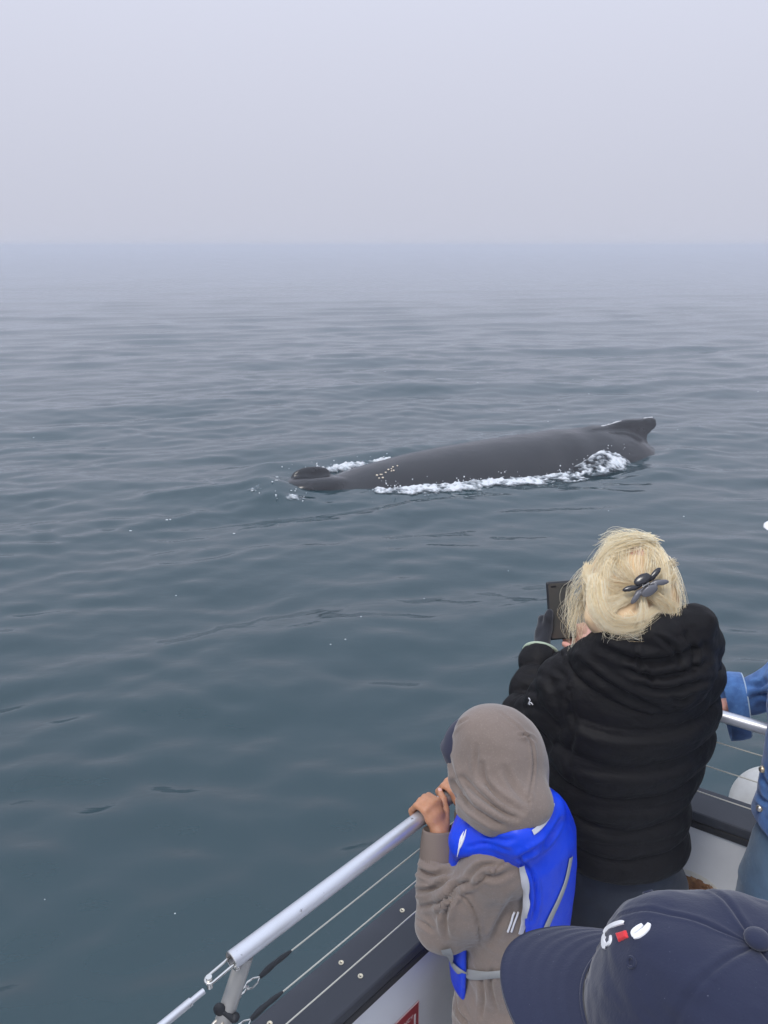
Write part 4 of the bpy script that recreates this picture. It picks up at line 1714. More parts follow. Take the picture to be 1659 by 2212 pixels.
    for u0, w0, u1, w1 in ((1300, 1210, 1248, 1226), (1290, 1230, 1250, 1250), (1280, 1290, 1222, 1326), (1270, 1320, 1218, 1352)):
        lock([(u0, w0), ((u0 + u1) / 2, (w0 + w1) / 2 - 6), (u1, w1)], 2, .001, .003, tint=.85, px_jit=3, r=(.0004, .0002))
    V_ = np.concatenate(VV)
    F_ = np.concatenate(FF)
    s = mesh_obj('hair_strands', V_, F_, m_h, o)
    a = s.data.attributes.new('tint', 'FLOAT', 'POINT')
    a.data.foreach_set('value', np.concatenate(TT).astype(np.float32))
    s['kind'] = 'stuff'

    # claw clip: a black half and a grey half, each a middle lobe with two petals, spring between
    cp, cn = skn.hit(1389, 1266, .030)
    cn = nrm(cp - cen)
    ax = nrm(at(1432, 1241, 1.7) - at(1350, 1290, 1.7))
    ax = nrm(ax - cn * np.dot(ax, cn))
    ay = np.cross(cn, ax)
    if px(cp + ay * .02)[1] > px(cp)[1]: ay = -ay           # ay: towards the black half, up in the picture
    clip = empty('hair_clip', tuple(cp))
    adopt(clip, body)
    mk = material('black_plastic', (.010, .009, .012), .22, coat=.3)
    mg = material('grey_plastic', (.12, .12, .135), .32, coat=.3)
    for sgn, mt, nm in ((1, mk, 'clip_jaw'), (-1, mg, 'clip_jaw')):
        C = Field(cp - .08, cp + .08, .0022)

        def pad(c, ra, rb, th, ang, lift_):
            a1 = ax * math.cos(ang) + ay * math.sin(ang)
            a2 = -ax * math.sin(ang) + ay * math.cos(ang)
            nn2_ = nrm(cn + ay * lift_)
            C.ell(c, (ra, rb, th), np.array([a1, nrm(np.cross(nn2_, a1)), nn2_]), k=.003)
        pad(cp + ay * sgn * .0145 + cn * .006, .0205, .0115, .0045, 0, .35 * sgn)
        for e in (-1, 1):
            pad(cp + ax * e * .033 + ay * sgn * (.011 if sgn > 0 else .013) + cn * .002, .0165, .0068, .0036, e * sgn * R(16 if sgn > 0 else 24), .3 * sgn)
            C.cap(cp + ax * e * .018 + ay * sgn * .006, cp + ax * e * .03 + ay * sgn * .009, .0036, k=.004)
        C.cap(cp - ax * .024 + ay * sgn * .004, cp + ax * .024 + ay * sgn * .004, .0036, k=.004)
        v, f = C.mesh(1)
        mesh_obj(nm, v, f, mt, clip)
    mb = MB()
    mb.tube([cp + ax * (-.008 + .016 * i / 60) + (ay * math.cos(i * .9) + cn * math.sin(i * .9)) * .0035 + cn * .004 for i in range(61)], .0009, 5)
    mb.tube([cp - ax * .006 + ay * .012 + cn * .009, cp - ax * .006 + cn * .006], .0008, 5)
    mb.tube([cp + ax * .006 - ay * .014 + cn * .009, cp + ax * .004 + cn * .006], .0008, 5)
    mb.build('clip_spring', m_steel, clip)
    # locks caught over the closed clip
    VV.clear(); FF.clear(); TT.clear()
    return o


build_hair(woman)
# ------------------------------------------------------------------ child in a grey brown hoodie and blue life vest
CH = at(1068, 1652, 1.62)                      # middle of the hood
CF = nrm(V3(-.80, .58, -.16))                  # looking out over the rail
CR = nrm(np.cross(CF, V3(0, 0, 1)))
CU = np.cross(CR, CF)
cf2 = nrm(V3(-.75, .66, 0))
cl2 = V3(-cf2[1], cf2[0], 0)                   # child's left, towards the lens
cax = V3(.285, 1.305, 0)                       # middle of the trunk in plan
child_base = V3(.30, 1.29, DECK_Z)
tB = np.dot(RB - RA, e_ax)


def RP(t):
    return RA + e_ax * t


def grip(t, side=1):
    """four fingers over the tube from t on, wrist on the inboard side"""
    mcp, ch, rads = [], [], []
    for i in range(4):
        b = RP(t + .006 + .0138 * i)
        dz = (.000, .004, .005, .002)[i]
        mcp.append(b - nn * .016 + up * (.030 + dz))
        ch.append([mcp[-1], b + nn * .010 + up * (.031 + dz), b + nn * .026 + up * .006, b + nn * .014 - up * .019])
        rads.append((.0070, .0078, .0080, .0076)[i])
    w = RP(t + .016) - nn * .050 - up * .012
    th = [w + e_ax * .016 + up * .008, RP(t + .062) - nn * .026 + up * .006, RP(t + .072) - nn * .012 + up * .020, RP(t + .082) + nn * .006 + up * .024]
    return w, mcp, ch, rads, th


gL = grip(tB - .004)
gR = grip(tB + .088)
C_EL = at(958, 1992, 1.66)
C_SL = at(1078, 1862, 1.56)
C_WL = gL[0]
C_SR = C_SL - cl2 * .200 + cf2 * .045 - up * .04
C_ER = V3(.30, 1.50, 2.02)
C_WR = gR[0]
c_z = [1.70, 1.80, 1.92, 2.05, 2.15, 2.22, 2.27]
c_a = [.106, .102, .098, .100, .098, .082, .055]         # front to back
c_b = [.120, .118, .116, .118, .112, .092, .055]         # side to side
cyaw = math.atan2(cf2[1], cf2[0])


def build_child():
    A = np.array([CR, CF, CU])
    F = Field((-.12, 1.0, DECK_Z - .02), (.60, 1.70, 2.52), .0042)
    F.ell(CH + CU * .004, (.070, .086, .098), A, k=0)
    F.ell(CH + CF * .042 - CU * .050, (.050, .048, .055), A, k=.03)
    F.cap(CH + CF * .082 + CU * .002, CH + CF * .098 - CU * .022, .007, .011, k=.012)
    F.cap(CH + CF * .080 - CU * .05 - CR * .014, CH + CF * .080 - CU * .05 + CR * .014, .007, k=.008)
    for s in (-1, 1):
        F.ell(CH + CF * .080 + CU * .014 + CR * .028 * s, (.014, .010, .008), A, k=.006, cut=True)
        F.ell(CH + CF * .073 + CU * .012 + CR * .028 * s, (.010, .010, .009), A, k=.003)
        F.ell(CH + CR * .070 * s - CU * .01, (.009, .020, .028), A, k=.008)
    F.cap(CH - CU * .07 - CF * .01, V3(cax[0], cax[1], 2.20), .042, .05, k=.03)
    F.loft(c_z, [cax[0]] * 7, [cax[1]] * 7, [a - .02 for a in c_a], [b - .02 for b in c_b], cyaw, k=.02, end=.03)
    F.chain([C_SL, C_EL, C_WL], [.034, .030, .020], k=.02)
    F.chain([C_SR, C_ER, C_WR], [.034, .030, .020], k=.02)
    for s in (-1, 1):
        hp = V3(cax[0], cax[1], 1.74) + cl2 * .055 * s
        kn = V3(cax[0], cax[1], 1.47) + cl2 * .058 * s + cf2 * .02
        ft = V3(cax[0], cax[1], 1.20) + cl2 * .062 * s - cf2 * .01
        F.chain([hp, kn, ft], [.062, .045, .032], k=.025)
        F.chain([ft, ft + cf2 * .06 - up * .028, ft + cf2 * .13 - up * .036], [.032, .028, .02], k=.015)
    for g in (gL, gR):
        hand(F, g[0], g[1], g[2], g[3], g[4], [.0125, .0100, .0088, .0074], palm=.0115)
    v, f = F.mesh(1)
    body = mesh_obj('person', v, f, m_skin_c, origin=child_base)
    tag(body, 'child in grey brown hoodie and bright blue life vest gripping the rail', 'person')
    for g in (gL, gR):
        mb = MB()
        q, m = g[4][-1], g[4][-2]
        t_ = nrm(q - m)
        mb.blob(q + up * .0058 + t_ * .001, (.0046, .0062, .0016), np.array([nrm(np.cross(t_, up)), t_, nrm(np.cross(np.cross(t_, up), t_))]), nu=10, nv=5)
        mb.build('thumb_nail', m_nail, body)

    m_hood = material('hoodie_fleece', (.215, .168, .142), .92, sheen=.35, bump=[(650, .5, (1, 1, .35)), (90, .25, None)], vary=[(9, (.185, .145, .122), .4, .7), (300, (.27, .22, .19), .55, .75)])
    # hooded sweatshirt: trunk, sleeves
    h = .0048
    T = Field((-.06, 1.02, 1.66), (.58, 1.68, 2.36), h)
    T.loft(c_z, [cax[0]] * 7, [cax[1]] * 7, c_a, c_b, cyaw, k=0, end=.03)
    T.loft([1.66, 1.72, 1.78, 1.84], [cax[0]] * 4, [cax[1]] * 4, [.118, .124, .122, .108], [.128, .133, .130, .118], cyaw, k=.02)
    T.chain([C_SL - cl2 * .03, C_SL, C_EL + cf2 * -.004], [.066, .066, .058], k=.03)
    d_ = nrm(C_WL - C_EL)
    L_ = np.linalg.norm(C_WL - C_EL)
    q1 = C_EL + d_ * L_ * .62
    T.chain([C_EL, C_EL + d_ * L_ * .35, q1], [.058, .052, .050], k=.02)
    T.chain([C_SR * .55 + C_ER * .45, C_ER, C_WR - nrm(C_WR - C_ER) * .03], [.050, .050, .036], k=.03)
    T.ell(C_EL * .55 + C_SL * .45 - up * .012, (.064, .064, .07), k=.03)

    def fold(v, n, f):
        v = v + n * (.0035 * noise(v * V3(1, 1, 1.4), 16, 81, 3) + .0012 * noise(v, 60, 82, 2))[:, None]
        for pts, wd, dp, lip in (
            ([(893, 1872), (930, 1890), (975, 1885)], 6, .010, .9),
            ([(890, 1925), (930, 1922), (972, 1900)], 6, .011, .9),
            ([(905, 1960), (945, 1950), (985, 1915), (1020, 1905)], 6, .010, .9),
            ([(950, 1975), (960, 1945), (985, 1925)], 6, .009, .9),
            ([(965, 2020), (962, 1980), (975, 1945), (990, 1925)], 6, .010, .9),
            ([(900, 1985), (920, 1998), (935, 2010)], 5, .006, .8),
            ([(985, 1930), (1010, 1945), (1030, 1985), (1037, 2040)], 3.2, .0045, 1.0),     # sleeve seam
            ([(985, 1925), (1030, 1910), (1075, 1875), (1100, 1855)], 3.2, .0045, 1.0),
            ([(1010, 1900), (1040, 1872), (1075, 1868)], 6, .008, .9),
            ([(1040, 1890), (1070, 1895), (1110, 1880)], 7, .005, .9),
            ([(1060, 2035), (1080, 1990), (1110, 1940)], 8, .007, .6),
            ([(930, 1850), (960, 1862), (985, 1855)], 5, .006, .8),
            ([(985, 2150), (990, 2180), (1010, 2212)], 4, .010, .8),
            ([(1040, 2110), (1045, 2150), (1040, 2200)], 5, .007, .7), ([(1065, 2090), (1060, 2130), (1075, 2190)], 5, .006, .7),
        ):
            v = crease(v, normals(v, f), pts, wd, dp, lip)
        return v
    ot, tv, tf = cloth(T, 'sweatshirt', m_hood, body, fold)
    # ribbed cuffs
    m_rib = bpy.data.materials.new('ribbed_knit')
    m_rib.use_nodes = True
    nt = m_rib.node_tree
    nt.nodes['Principled BSDF'].inputs['Base Color'].default_value = (.205, .160, .136, 1)
    nt.nodes['Principled BSDF'].inputs['Roughness'].default_value = .95
    for a, b, ra, rb in ((q1 - d_ * .012, C_WL + d_ * .008, .046, .037), (C_WR - nrm(C_WR - C_ER) * .07, C_WR - nrm(C_WR - C_ER) * .004, .040, .033)):
        t_ = nrm(b - a)
        sx = nrm(np.cross(t_, V3(.3, .9, .2)))
        sy = np.cross(t_, sx)
        N_ = 96
        v, ff = [], []
        prof = [(0, ra - .006), (.02, ra), (.3, ra), (.7, (ra + rb) / 2), (.96, rb), (1.0, rb - .001), (1.0, rb - .004), (.8, rb - .0045)]
        for k, (s, rr) in enumerate(prof):
            for j in range(N_):
                an = 2 * math.pi * j / N_
                r2 = rr + (.0011 if j % 2 else -.0008) * (1 if 0 < k < 6 else 0)
                v.append(a + (b - a) * s + (sx * math.cos(an) + sy * math.sin(an)) * r2)
        for k in range(len(prof) - 1):
            for j in range(N_):
                j2 = (j + 1) % N_
                ff.append((k * N_ + j, k * N_ + j2, (k + 1) * N_ + j2, (k + 1) * N_ + j))
        mesh_obj('cuff', np.array(v), ff, m_rib, body)

    # hood
    H = Field(CH - V3(.20, .20, .26), CH + V3(.22, .20, .17), .0045)
    H.ell(CH - CF * .002 + CU * .006, (.102, .104, .117), A, k=0)
    H.ell(CH - CF * .036 + CU * .020, (.085, .062, .090), A, k=.03)
    H.ell(at(1055, 1575, 1.585), (.055, .05, .04), k=.04)
    H.cap(CH - CU * .03 - CF * .01, V3(cax[0], cax[1], 2.245) + cf2 * .004, .080, .068, k=.04)
    H.ell(at(1122, 1742, 1.51), (.058, .040, .034), k=.05)
    H.ell(at(1072, 1752, 1.522), (.055, .040, .030), k=.05)
    H.ell(at(1146, 1738, 1.555), (.028, .036, .045), k=.04)
    H.chain([at(1004, 1748, 1.55), at(1062, 1768, 1.515), at(1118, 1766, 1.50), at(1160, 1736, 1.53)], [.016, .018, .019, .018], k=.035)
    H.cap(CH - CU * .085 + CF * .03, V3(cax[0], cax[1], 2.225) + cf2 * .04, .060, .058, k=.03)
    H.ell(CH + CF * .100 - CU * .012, (.070, .058, .088), A, k=.014, cut=True)

    def hf(v, n, f):
        v = v + n * (.0030 * noise(v, 14, 91, 3))[:, None]
        for pts, wd, dp, lip in (
            ([(978, 1690), (1010, 1735), (1060, 1770), (1085, 1782)], 7, .009, .9),
            ([(1000, 1680), (1040, 1720), (1085, 1752), (1115, 1766)], 7, .008, .9),
            ([(1042, 1650), (1050, 1690), (1085, 1728), (1130, 1755)], 6, .007, .9),
            ([(1030, 1610), (1030, 1660), (1042, 1700)], 5, .004, .8),
            ([(970, 1640), (985, 1690), (1020, 1745)], 6, .006, .8),
            ([(1090, 1660), (1110, 1700), (1140, 1735)], 8, .006, .6),
            ([(1080, 1540), (1120, 1572), (1130, 1585), (1148, 1610), (1152, 1660), (1144, 1720), (1142, 1750)], 2.6, .0035, 1.2),   # middle seam
            ([(1120, 1588), (1140, 1590), (1156, 1600)], 3, .004, 1.0),
            ([(965, 1650), (962, 1610), (985, 1570), (1012, 1552)], 3, .004, 1.0),
        ):
            v = crease(v, normals(v, f), pts, wd, dp, lip)
        return v
    oh, hv, hf_ = cloth(H, 'hood', m_hood, body, hf)

    # peak of a navy cap showing past the hood
    B = Field(CH + CF * .02 - .16, CH + CF * .16 + .14, .004)
    B.ell(CH + CF * .064 + CU * .046, (.062, .056, .008), np.array([CR, nrm(CF + CU * -.18), nrm(CU + CF * .18)]), k=0)
    B.ell(CH + CF * .05 + CU * .035, (.076, .058, .062), A, k=.01)
    m_navy = material('navy_cotton', (.020, .022, .048), .9, sheen=.15, bump=[(300, .3, None)])
    cloth(B, 'cap', m_navy, body)

    # life vest
    m_blue = material('blue_nylon', (.002, .055, .74), .42, spec=.4, bump=[(22, .25, None), (380, .10, None)], vary=[(8, (.001, .036, .70), .45, .7)])
    Vz = [1.79, 1.83, 1.92, 2.05, 2.16, 2.235, 2.285, 2.300]
    va = [.112, .122, .128, .130, .128, .122, .106, .09]
    vb = [.105, .120, .128, .134, .142, .140, .115, .09]
    G = Field((-.02, 1.02, 1.76), (.62, 1.62, 2.36), .0048)
    vc = cax + cf2 * .014
    G.loft(Vz, [vc[0]] * 8, [vc[1]] * 8, va, vb, cyaw, k=0, end=.03, p=2.2)
    G.cap(at(1010, 1815, 1.575), at(1120, 1800, 1.505), .036, .042, k=.03)
    G.cap(at(1120, 1800, 1.505), at(1185, 1745, 1.57), .042, .034, k=.03)
    G.loft([1.74, 1.82, 2.0, 2.17, 2.20], [cax[0]] * 5, [cax[1]] * 5, [a - .034 for a in (.130, .132, .134, .130, .105)], [b - .012 for b in (.12, .128, .134, .140, .12)], cyaw, k=.004, cut=True)
    for s in (1, -1):
        sh = C_SL if s > 0 else C_SR
        if s > 0: G.cap(V3(sh[0], sh[1], 2.185) + cl2 * .0 * s, V3(sh[0], sh[1], 2.185) + cl2 * s * .14 - up * .02, .068, .085, k=.02, cut=True)
        if s > 0: G.cap(V3(cax[0], cax[1], 2.12) + cl2 * .135 * s - cf2 * .022, V3(cax[0], cax[1], 1.74) + cl2 * .13 * s - cf2 * .030, .066, .066, k=.02, cut=True)
    G.cap(V3(cax[0], cax[1], 2.20), CH - CU * .02, .072, .085, k=.02, cut=True)
    G.cap(V3(cax[0], cax[1], 2.16) + cf2 * .16, V3(cax[0], cax[1], 1.74) + cf2 * .16, .010, .014, k=.008, cut=True)

    hem = [at(1004, 1748, 1.55), at(1062, 1768, 1.515), at(1118, 1766, 1.50), at(1160, 1736, 1.53)]
    for i in range(3):
        G.cap(hem[i] + up * .006, hem[i + 1] + up * .006, .025, .025, k=.012, cut=True)
    G.ell(at(1122, 1742, 1.51), (.062, .044, .038), k=.012, cut=True)
    G.ell(at(1072, 1752, 1.522), (.060, .044, .034), k=.012, cut=True)

    def vf(v, n, f):
        v = v + n * (.0030 * noise(v, 9, 95, 2) + .0012 * noise(v * V3(1, 1, .5), 40, 96, 2))[:, None]
        for pts, wd, dp, lip in (
            ([(1118, 1850), (1150, 1890), (1158, 1940), (1150, 1990)], 4, .006, 1.0),
            ([(1115, 1858), (1175, 1820), (1212, 1770)], 5, .006, 1.0),
            ([(1000, 1790), (1030, 1772), (1050, 1770)], 4, .004, .9),
            ([(1040, 1800), (1080, 1815), (1110, 1812)], 6, .004, .8),
            ([(1010, 1830), (1050, 1822), (1100, 1838)], 4, .004, .8),
        ):
            v = crease(v, normals(v, f), pts, wd, dp, lip)
        return v
    og, gv, gf = cloth(G, 'life_vest', m_blue, body, vf)
    gs = Skin(gv, gf)
    m_trim = material('grey_white_trim', (.56, .57, .62), .7, bump=[(300, .3, None)])
    m_web = material('grey_webbing', (.33, .34, .34), .75, bump=[(500, .5, (1, 1, .2))])
    ribbon(gs, [(1232, 1850), (1222, 1900), (1205, 1945), (1184, 1990), (1150, 2075)], .016, 'vest_strap', m_web, og, off=.002)
    # strap from the front panel round the open side
    ribbon(gs, [(1150, 1799), (1170, 1784), (1186, 1760), (1193, 1735)], .010, 'vest_trim', m_trim, og, off=.0015)
    tsk = Skin(np.vstack([tv, gv]), np.vstack([tf, gf + len(tv)]))
    ribbon(tsk, [(962, 2046), (978, 2078), (1000, 2100), (1040, 2104), (1090, 2100), (1140, 2092), (1180, 2080)], .021, 'vest_strap', m_web, og, off=.004, n=36)
    ribbon(tsk, [(1126, 1868), (1134, 1905), (1139, 1945), (1133, 1985), (1124, 2015)], [.010, .016, .016, .014, .010], 'vest_trim', m_trim, og, off=.003)
    m_wh = material('white_print', (.80, .80, .84), .5)
    mb = MB()
    for pts in ([(1003, 1796), (996, 1812), (992, 1834), (988, 1850)], [(1008, 1792), (1003, 1810), (996, 1828), (990, 1836)], [(1000, 1800), (997, 1822)]):
        q = [gs.hit(*z_, .0012)[0] for z_ in spline(np.array([(*z_, 0) for z_ in pts]), 9)[:, :2]]
        mb.tube(q, [.0006, .0016, .0022, .0024, .0022, .0020, .0016, .0012, .0006], 6)
    mb.build('vest_mark', m_wh, og)
    # striped shirt tail at the back of the arm
    mb = MB()
    for u0 in (1098, 1106):
        q = [tsk.hit(u0 + 14 * t_ - 2, 2010 - 42 * t_, .003)[0] for t_ in np.linspace(0, 1, 6)]
        mb.tube(q, .0022, 6)
    mb.build('side_stripe', m_wh, og)

    # sweatpants and shoes
    P = Field((.08, 1.06, DECK_Z - .01), (.52, 1.54, 1.82), .008)
    P.loft([1.64, 1.70, 1.77], [cax[0]] * 3, [cax[1]] * 3, [.105, .108, .10], [.118, .120, .11], cyaw, k=0)
    m_sh = material('grey_shoe', (.10, .10, .11), .7)
    for s in (-1, 1):
        hp = V3(cax[0], cax[1], 1.68) + cl2 * .058 * s
        kn = V3(cax[0], cax[1], 1.47) + cl2 * .060 * s + cf2 * .02
        ft = V3(cax[0], cax[1], 1.215) + cl2 * .062 * s - cf2 * .01
        P.chain([hp, kn, ft], [.080, .066, .052], k=.03)
        S = Field(ft - V3(.18, .18, .09), ft + V3(.18, .18, .06), .008)
        f0 = V3(ft[0], ft[1], 1.20)
        S.chain([f0 - up * .02, f0 + cf2 * .06 - up * .022, f0 + cf2 * .13 - up * .028], [.042, .038, .032], k=.02)
        cloth(S, 'shoe', m_sh, body)
    cloth(P, 'sweatpants', m_hood, body, lambda v, n, f: v + n * (.004 * noise(v, 11, 99, 3))[:, None])
    return body


child = build_child()
# ------------------------------------------------------------------ person in the navy cap close to the lens
BT = at(1640, 2012, .555)                       # crown button
KF = nrm(V3(-.895, .445, 0))                      # facing
KL = V3(-KF[1], KF[0], 0)                       # their left, towards the lens
KC = BT - up * .131 + KF * .0                   # middle of the head opening
cap_base = V3(KC[0], KC[1], DECK_Z)


def build_cap_person():
    A = np.array([KF, KL, up])
    hc = KC - up * .035
    F = Field((KC[0] - .30, KC[1] - .30, DECK_Z - .02), (KC[0] + .30, KC[1] + .30, KC[2] + .12), .0085)
    F.ell(hc + up * .02, (.090, .072, .100), A, k=0)
    F.ell(hc + KF * .03 - up * .06, (.060, .055, .062), A, k=.03)
    F.cap(hc + KF * .088, hc + KF * .108 - up * .03, .009, .014, k=.012)
    F.cap(hc + KF * .086 - up * .062 - KL * .016, hc + KF * .086 - up * .062 + KL * .016, .008, k=.008)
    for s in (-1, 1):
        F.ell(hc + KF * .082 + KL * .03 * s, (.012, .014, .009), A, k=.006, cut=True)
        F.ell(hc + KF * .075 + KL * .03 * s, (.011, .011, .010), A, k=.003)
        F.ell(hc + KL * .074 * s - up * .02, (.022, .010, .032), A, k=.008)
    sh = V3(KC[0], KC[1], 0) - KF * .03
    yaw = math.atan2(KF[1], KF[0])
    F.cap(hc - up * .08 - KF * .01, sh + up * (KC[2] - .25), .056, .06, k=.03)
    zz = [1.95, 2.1, 2.3, 2.45, 2.53, 2.58]
    F.loft(zz, [sh[0]] * 6, [sh[1]] * 6, [.11, .105, .11, .11, .09, .05], [.155, .15, .165, .17, .14, .07], yaw, k=.03, end=.03)
    hands = []
    for s in (-1, 1):
        S_ = sh + KL * .165 * s + up * 2.50
        E_ = sh + KL * .20 * s - KF * .02 + up * 2.22
        W_ = sh + KL * .19 * s + KF * .04 + up * 1.98
        F.chain([S_, E_, W_], [.05, .042, .03], k=.03)
        dn = nrm(W_ - E_)
        w = W_ + dn * .02
        mc = [w + dn * .075 + KF * (.027 - .018 * i) for i in range(4)]
        ch = [[m, m + dn * .030 - KL * s * .004, m + dn * .05 - KL * s * .014, m + dn * .062 - KL * s * .026] for m in mc]
        th = [w + KF * .02, w + dn * .04 + KF * .042, w + dn * .065 + KF * .048 - KL * s * .01]
        hand(F, w, mc, ch, [.0098] * 4, th, [.016, .013, .011], palm=.015)
        H_ = sh + KL * .085 * s + up * 1.98
        K_ = sh + KL * .095 * s + KF * .02 + up * 1.6
        T_ = sh + KL * .10 * s + up * 1.22
        F.chain([H_, K_, T_], [.088, .06, .045], k=.03)
        F.chain([T_, T_ + KF * .08 - up * .03, T_ + KF * .17 - up * .045], [.04, .036, .026], k=.02)
    v, f = F.mesh(1)
    body = mesh_obj('person', v, f, m_skin_w, origin=cap_base)
    tag(body, 'person in a navy cap with white and red embroidery close to the lens', 'person')
    m_tee = material('navy_sweater', (.020, .023, .045), .95, sheen=.2, bump=[(200, .3, None)])
    G = Field((KC[0] - .33, KC[1] - .33, 1.86), (KC[0] + .33, KC[1] + .33, KC[2] - .14), .0085)
    G.loft([1.90] + zz[1:], [sh[0]] * 6, [sh[1]] * 6, [.125, .12, .125, .125, .105, .06], [.17, .165, .18, .182, .152, .08], yaw, k=0, end=.03)
    for s in (-1, 1):
        G.chain([sh + KL * .165 * s + up * 2.495, sh + KL * .20 * s - KF * .02 + up * 2.22, sh + KL * .19 * s + KF * .035 + up * 2.0], [.066, .055, .042], k=.03)
    cloth(G, 'sweater', m_tee, body, lambda v, n, f: v + n * (.005 * noise(v, 9, 101, 3))[:, None])
    P = Field((KC[0] - .28, KC[1] - .28, DECK_Z - .01), (KC[0] + .28, KC[1] + .28, 2.02), .01)
    P.loft([1.86, 1.92, 2.0], [sh[0]] * 3, [sh[1]] * 3, [.115, .118, .11], [.16, .162, .15], yaw, k=0)
    for s in (-1, 1):
        P.chain([sh + KL * .085 * s + up * 1.90, sh + KL * .095 * s + KF * .02 + up * 1.6, sh + KL * .10 * s + up * 1.22], [.10, .075, .065], k=.03)
        T_ = sh + KL * .10 * s + up * 1.20
        S = Field(T_ - V3(.26, .26, .07), T_ + V3(.26, .26, .06), .01)
        S.chain([T_ - up * .012, T_ + KF * .08 - up * .018, T_ + KF * .17 - up * .022], [.05, .046, .038], k=.02)
        cloth(S, 'shoe', m_sh_dark, body)
    cloth(P, 'trousers', material('grey_trousers', (.05, .052, .06), .9, bump=[(200, .3, None)]), body)

    Hh = Field(hc - .2, hc + .16, .006)
    Hh.ell(hc - KF * .012 + up * .012, (.094, .078, .100), A, k=0)
    Hh.ell(hc - KF * .065 - up * .05, (.04, .062, .05), A, k=.03)
    Hh.ell(hc + KF * .075 - up * .03, (.06, .08, .10), A, k=.02, cut=True)
    cloth(Hh, 'hair', material('dark_hair', (.035, .026, .020), .55, bump=[(160, .6, (1, 1, .2))]), body)

    # cap: six panel crown, stitched seams, curved peak
    m_capn = material('navy_twill', (.016, .021, .052), .95, sheen=.25, bump=[(650, .6, (1, 1, .35)), (140, .2, None)], vary=[(10, (.016, .021, .050), .4, .7), (520, (.13, .14, .19), .69, .74)])
    nu, nv = 180, 70
    v = []
    a_f, b_s, hh = .120, .092, .123
    for j in range(nv + 1):
        t = j / nv
        ph = t * math.pi / 2
        for i in range(nu):
            th = 2 * math.pi * i / nu
            cx, sx = math.cos(th), math.sin(th)
            rxy = math.cos(ph) ** (.60 - .20 * max(0, cx)) if ph < math.pi / 2 - 1e-6 else 0
            z = hh * (math.sin(ph) ** 1.05)
            # front panels stand taller, the back slopes
            fr = max(0, cx) ** 1.5
            a = a_f * (1 + .03 * fr * t)
            x = a * cx * rxy - .004 * (1 - t)
            y = b_s * sx * rxy
            seam = min(abs(((th / (math.pi / 3)) % 1) - 0), abs(((th / (math.pi / 3)) % 1) - 1)) * (math.pi / 3) * a_f * rxy
            g = -.0016 * math.exp(-(seam / .0018) ** 2) + .0008 * math.exp(-((seam - .0045) / .0025) ** 2)
            v.append((x, y, z, g))
    v = np.array(v)
    loc = v[:, :3]
    n0 = loc / np.array([a_f, b_s, hh]) ** 2
    n0 /= np.linalg.norm(n0, axis=1)[:, None] + 1e-9
    sag = .0045 * noise(loc, 16, 111, 3) + .0016 * noise(loc * V3(1, 1, 2), 45, 112, 2)
    # soft hollows where the cloth gives
    for c0, r0, dp in (((.045, .055, .080), .035, .007), ((-.01, .045, .10), .03, .005), ((.078, .02, .07), .022, .004), ((.03, -.05, .09), .03, .006)):
        sag -= dp * np.exp(-(np.linalg.norm(loc - np.array(c0), axis=1) / r0) ** 2)
    loc = loc + n0 * (v[:, 3] + sag * sstep(0, .25, loc[:, 2] / hh))[:, None]
    W = KC + loc @ A
    fc_ = []
    for j in range(nv):
        for i in range(nu):
            i2 = (i + 1) % nu
            fc_.append((j * nu + i, j * nu + i2, (j + 1) * nu + i2, (j + 1) * nu + i))
    cap_o = empty('cap', tuple(KC))
    adopt(cap_o, body)
    mesh_obj('crown', W, np.array(fc_), m_capn, cap_o)
    ks = Skin(W, fc_)
    # peak
    n1_, n2_ = 60, 22
    vv, ff = [], []
    for side in (0, 1):
        for i in range(n1_ + 1):
            th = R(-74 + 148 * i / n1_)
            bx, by = a_f * math.cos(th) - .004, b_s * math.sin(th)
            ex = .070 * (max(0, math.cos(th * 1.15))) ** .42
            for j in range(n2_ + 1):
                t = j / n2_
                x = bx + ex * t
                y = by * (1 + .02 * t)
                z = .022 - .008 * t - .020 * (abs(y) / b_s) ** 2.2 * (0.25 + .75 * t) - (.0030 if side else 0)
                z += .0005 * math.sin(t * 6 * 2 * math.pi) * (0 if side else 1) * (t > .1)
                vv.append(KC + np.array([x, y, z]) @ A)
    m1 = (n1_ + 1) * (n2_ + 1)
    for side in (0, 1):
        for i in range(n1_):
            for j in range(n2_):
                a = side * m1 + i * (n2_ + 1) + j
                q = (a, a + n2_ + 1, a + n2_ + 2, a + 1)
                ff.append(q[::-1] if side == 0 else q)
    for i in range(n1_):
        a = i * (n2_ + 1) + n2_
        ff.append((a, a + n2_ + 1, a + n2_ + 1 + m1, a + m1))
    vv = np.array(vv)
    vv += up * (.0012 * noise(vv, 22, 113, 2))[:, None]
    mesh_obj('peak', vv, np.array(ff), m_capn, cap_o)
    # sweat band edge stitched where peak and crown meet
    mb = MB()
    pts = [KC + np.array([(a_f + .0012) * math.cos(R(d)) - .004, (b_s + .0012) * math.sin(R(d)), .0225 - .006 * (abs(math.sin(R(d)))) ** 2.2]) @ A for d in np.linspace(-72, 72, 40)]
    mb.tube(pts, .0016, 6)
    mb.build('peak_seam', m_capn, cap_o)
    mb = MB()
    mb.blob(KC + np.array([-.004 + .004, 0, hh + .001]) @ A, (.0095, .0095, .0058), A, nu=20, nv=10)
    mb.build('button', m_capn, cap_o)
    # eyelets: rings of thread round a dark hole
    m_hole = material('eyelet_hole', (.006, .007, .012), .9)
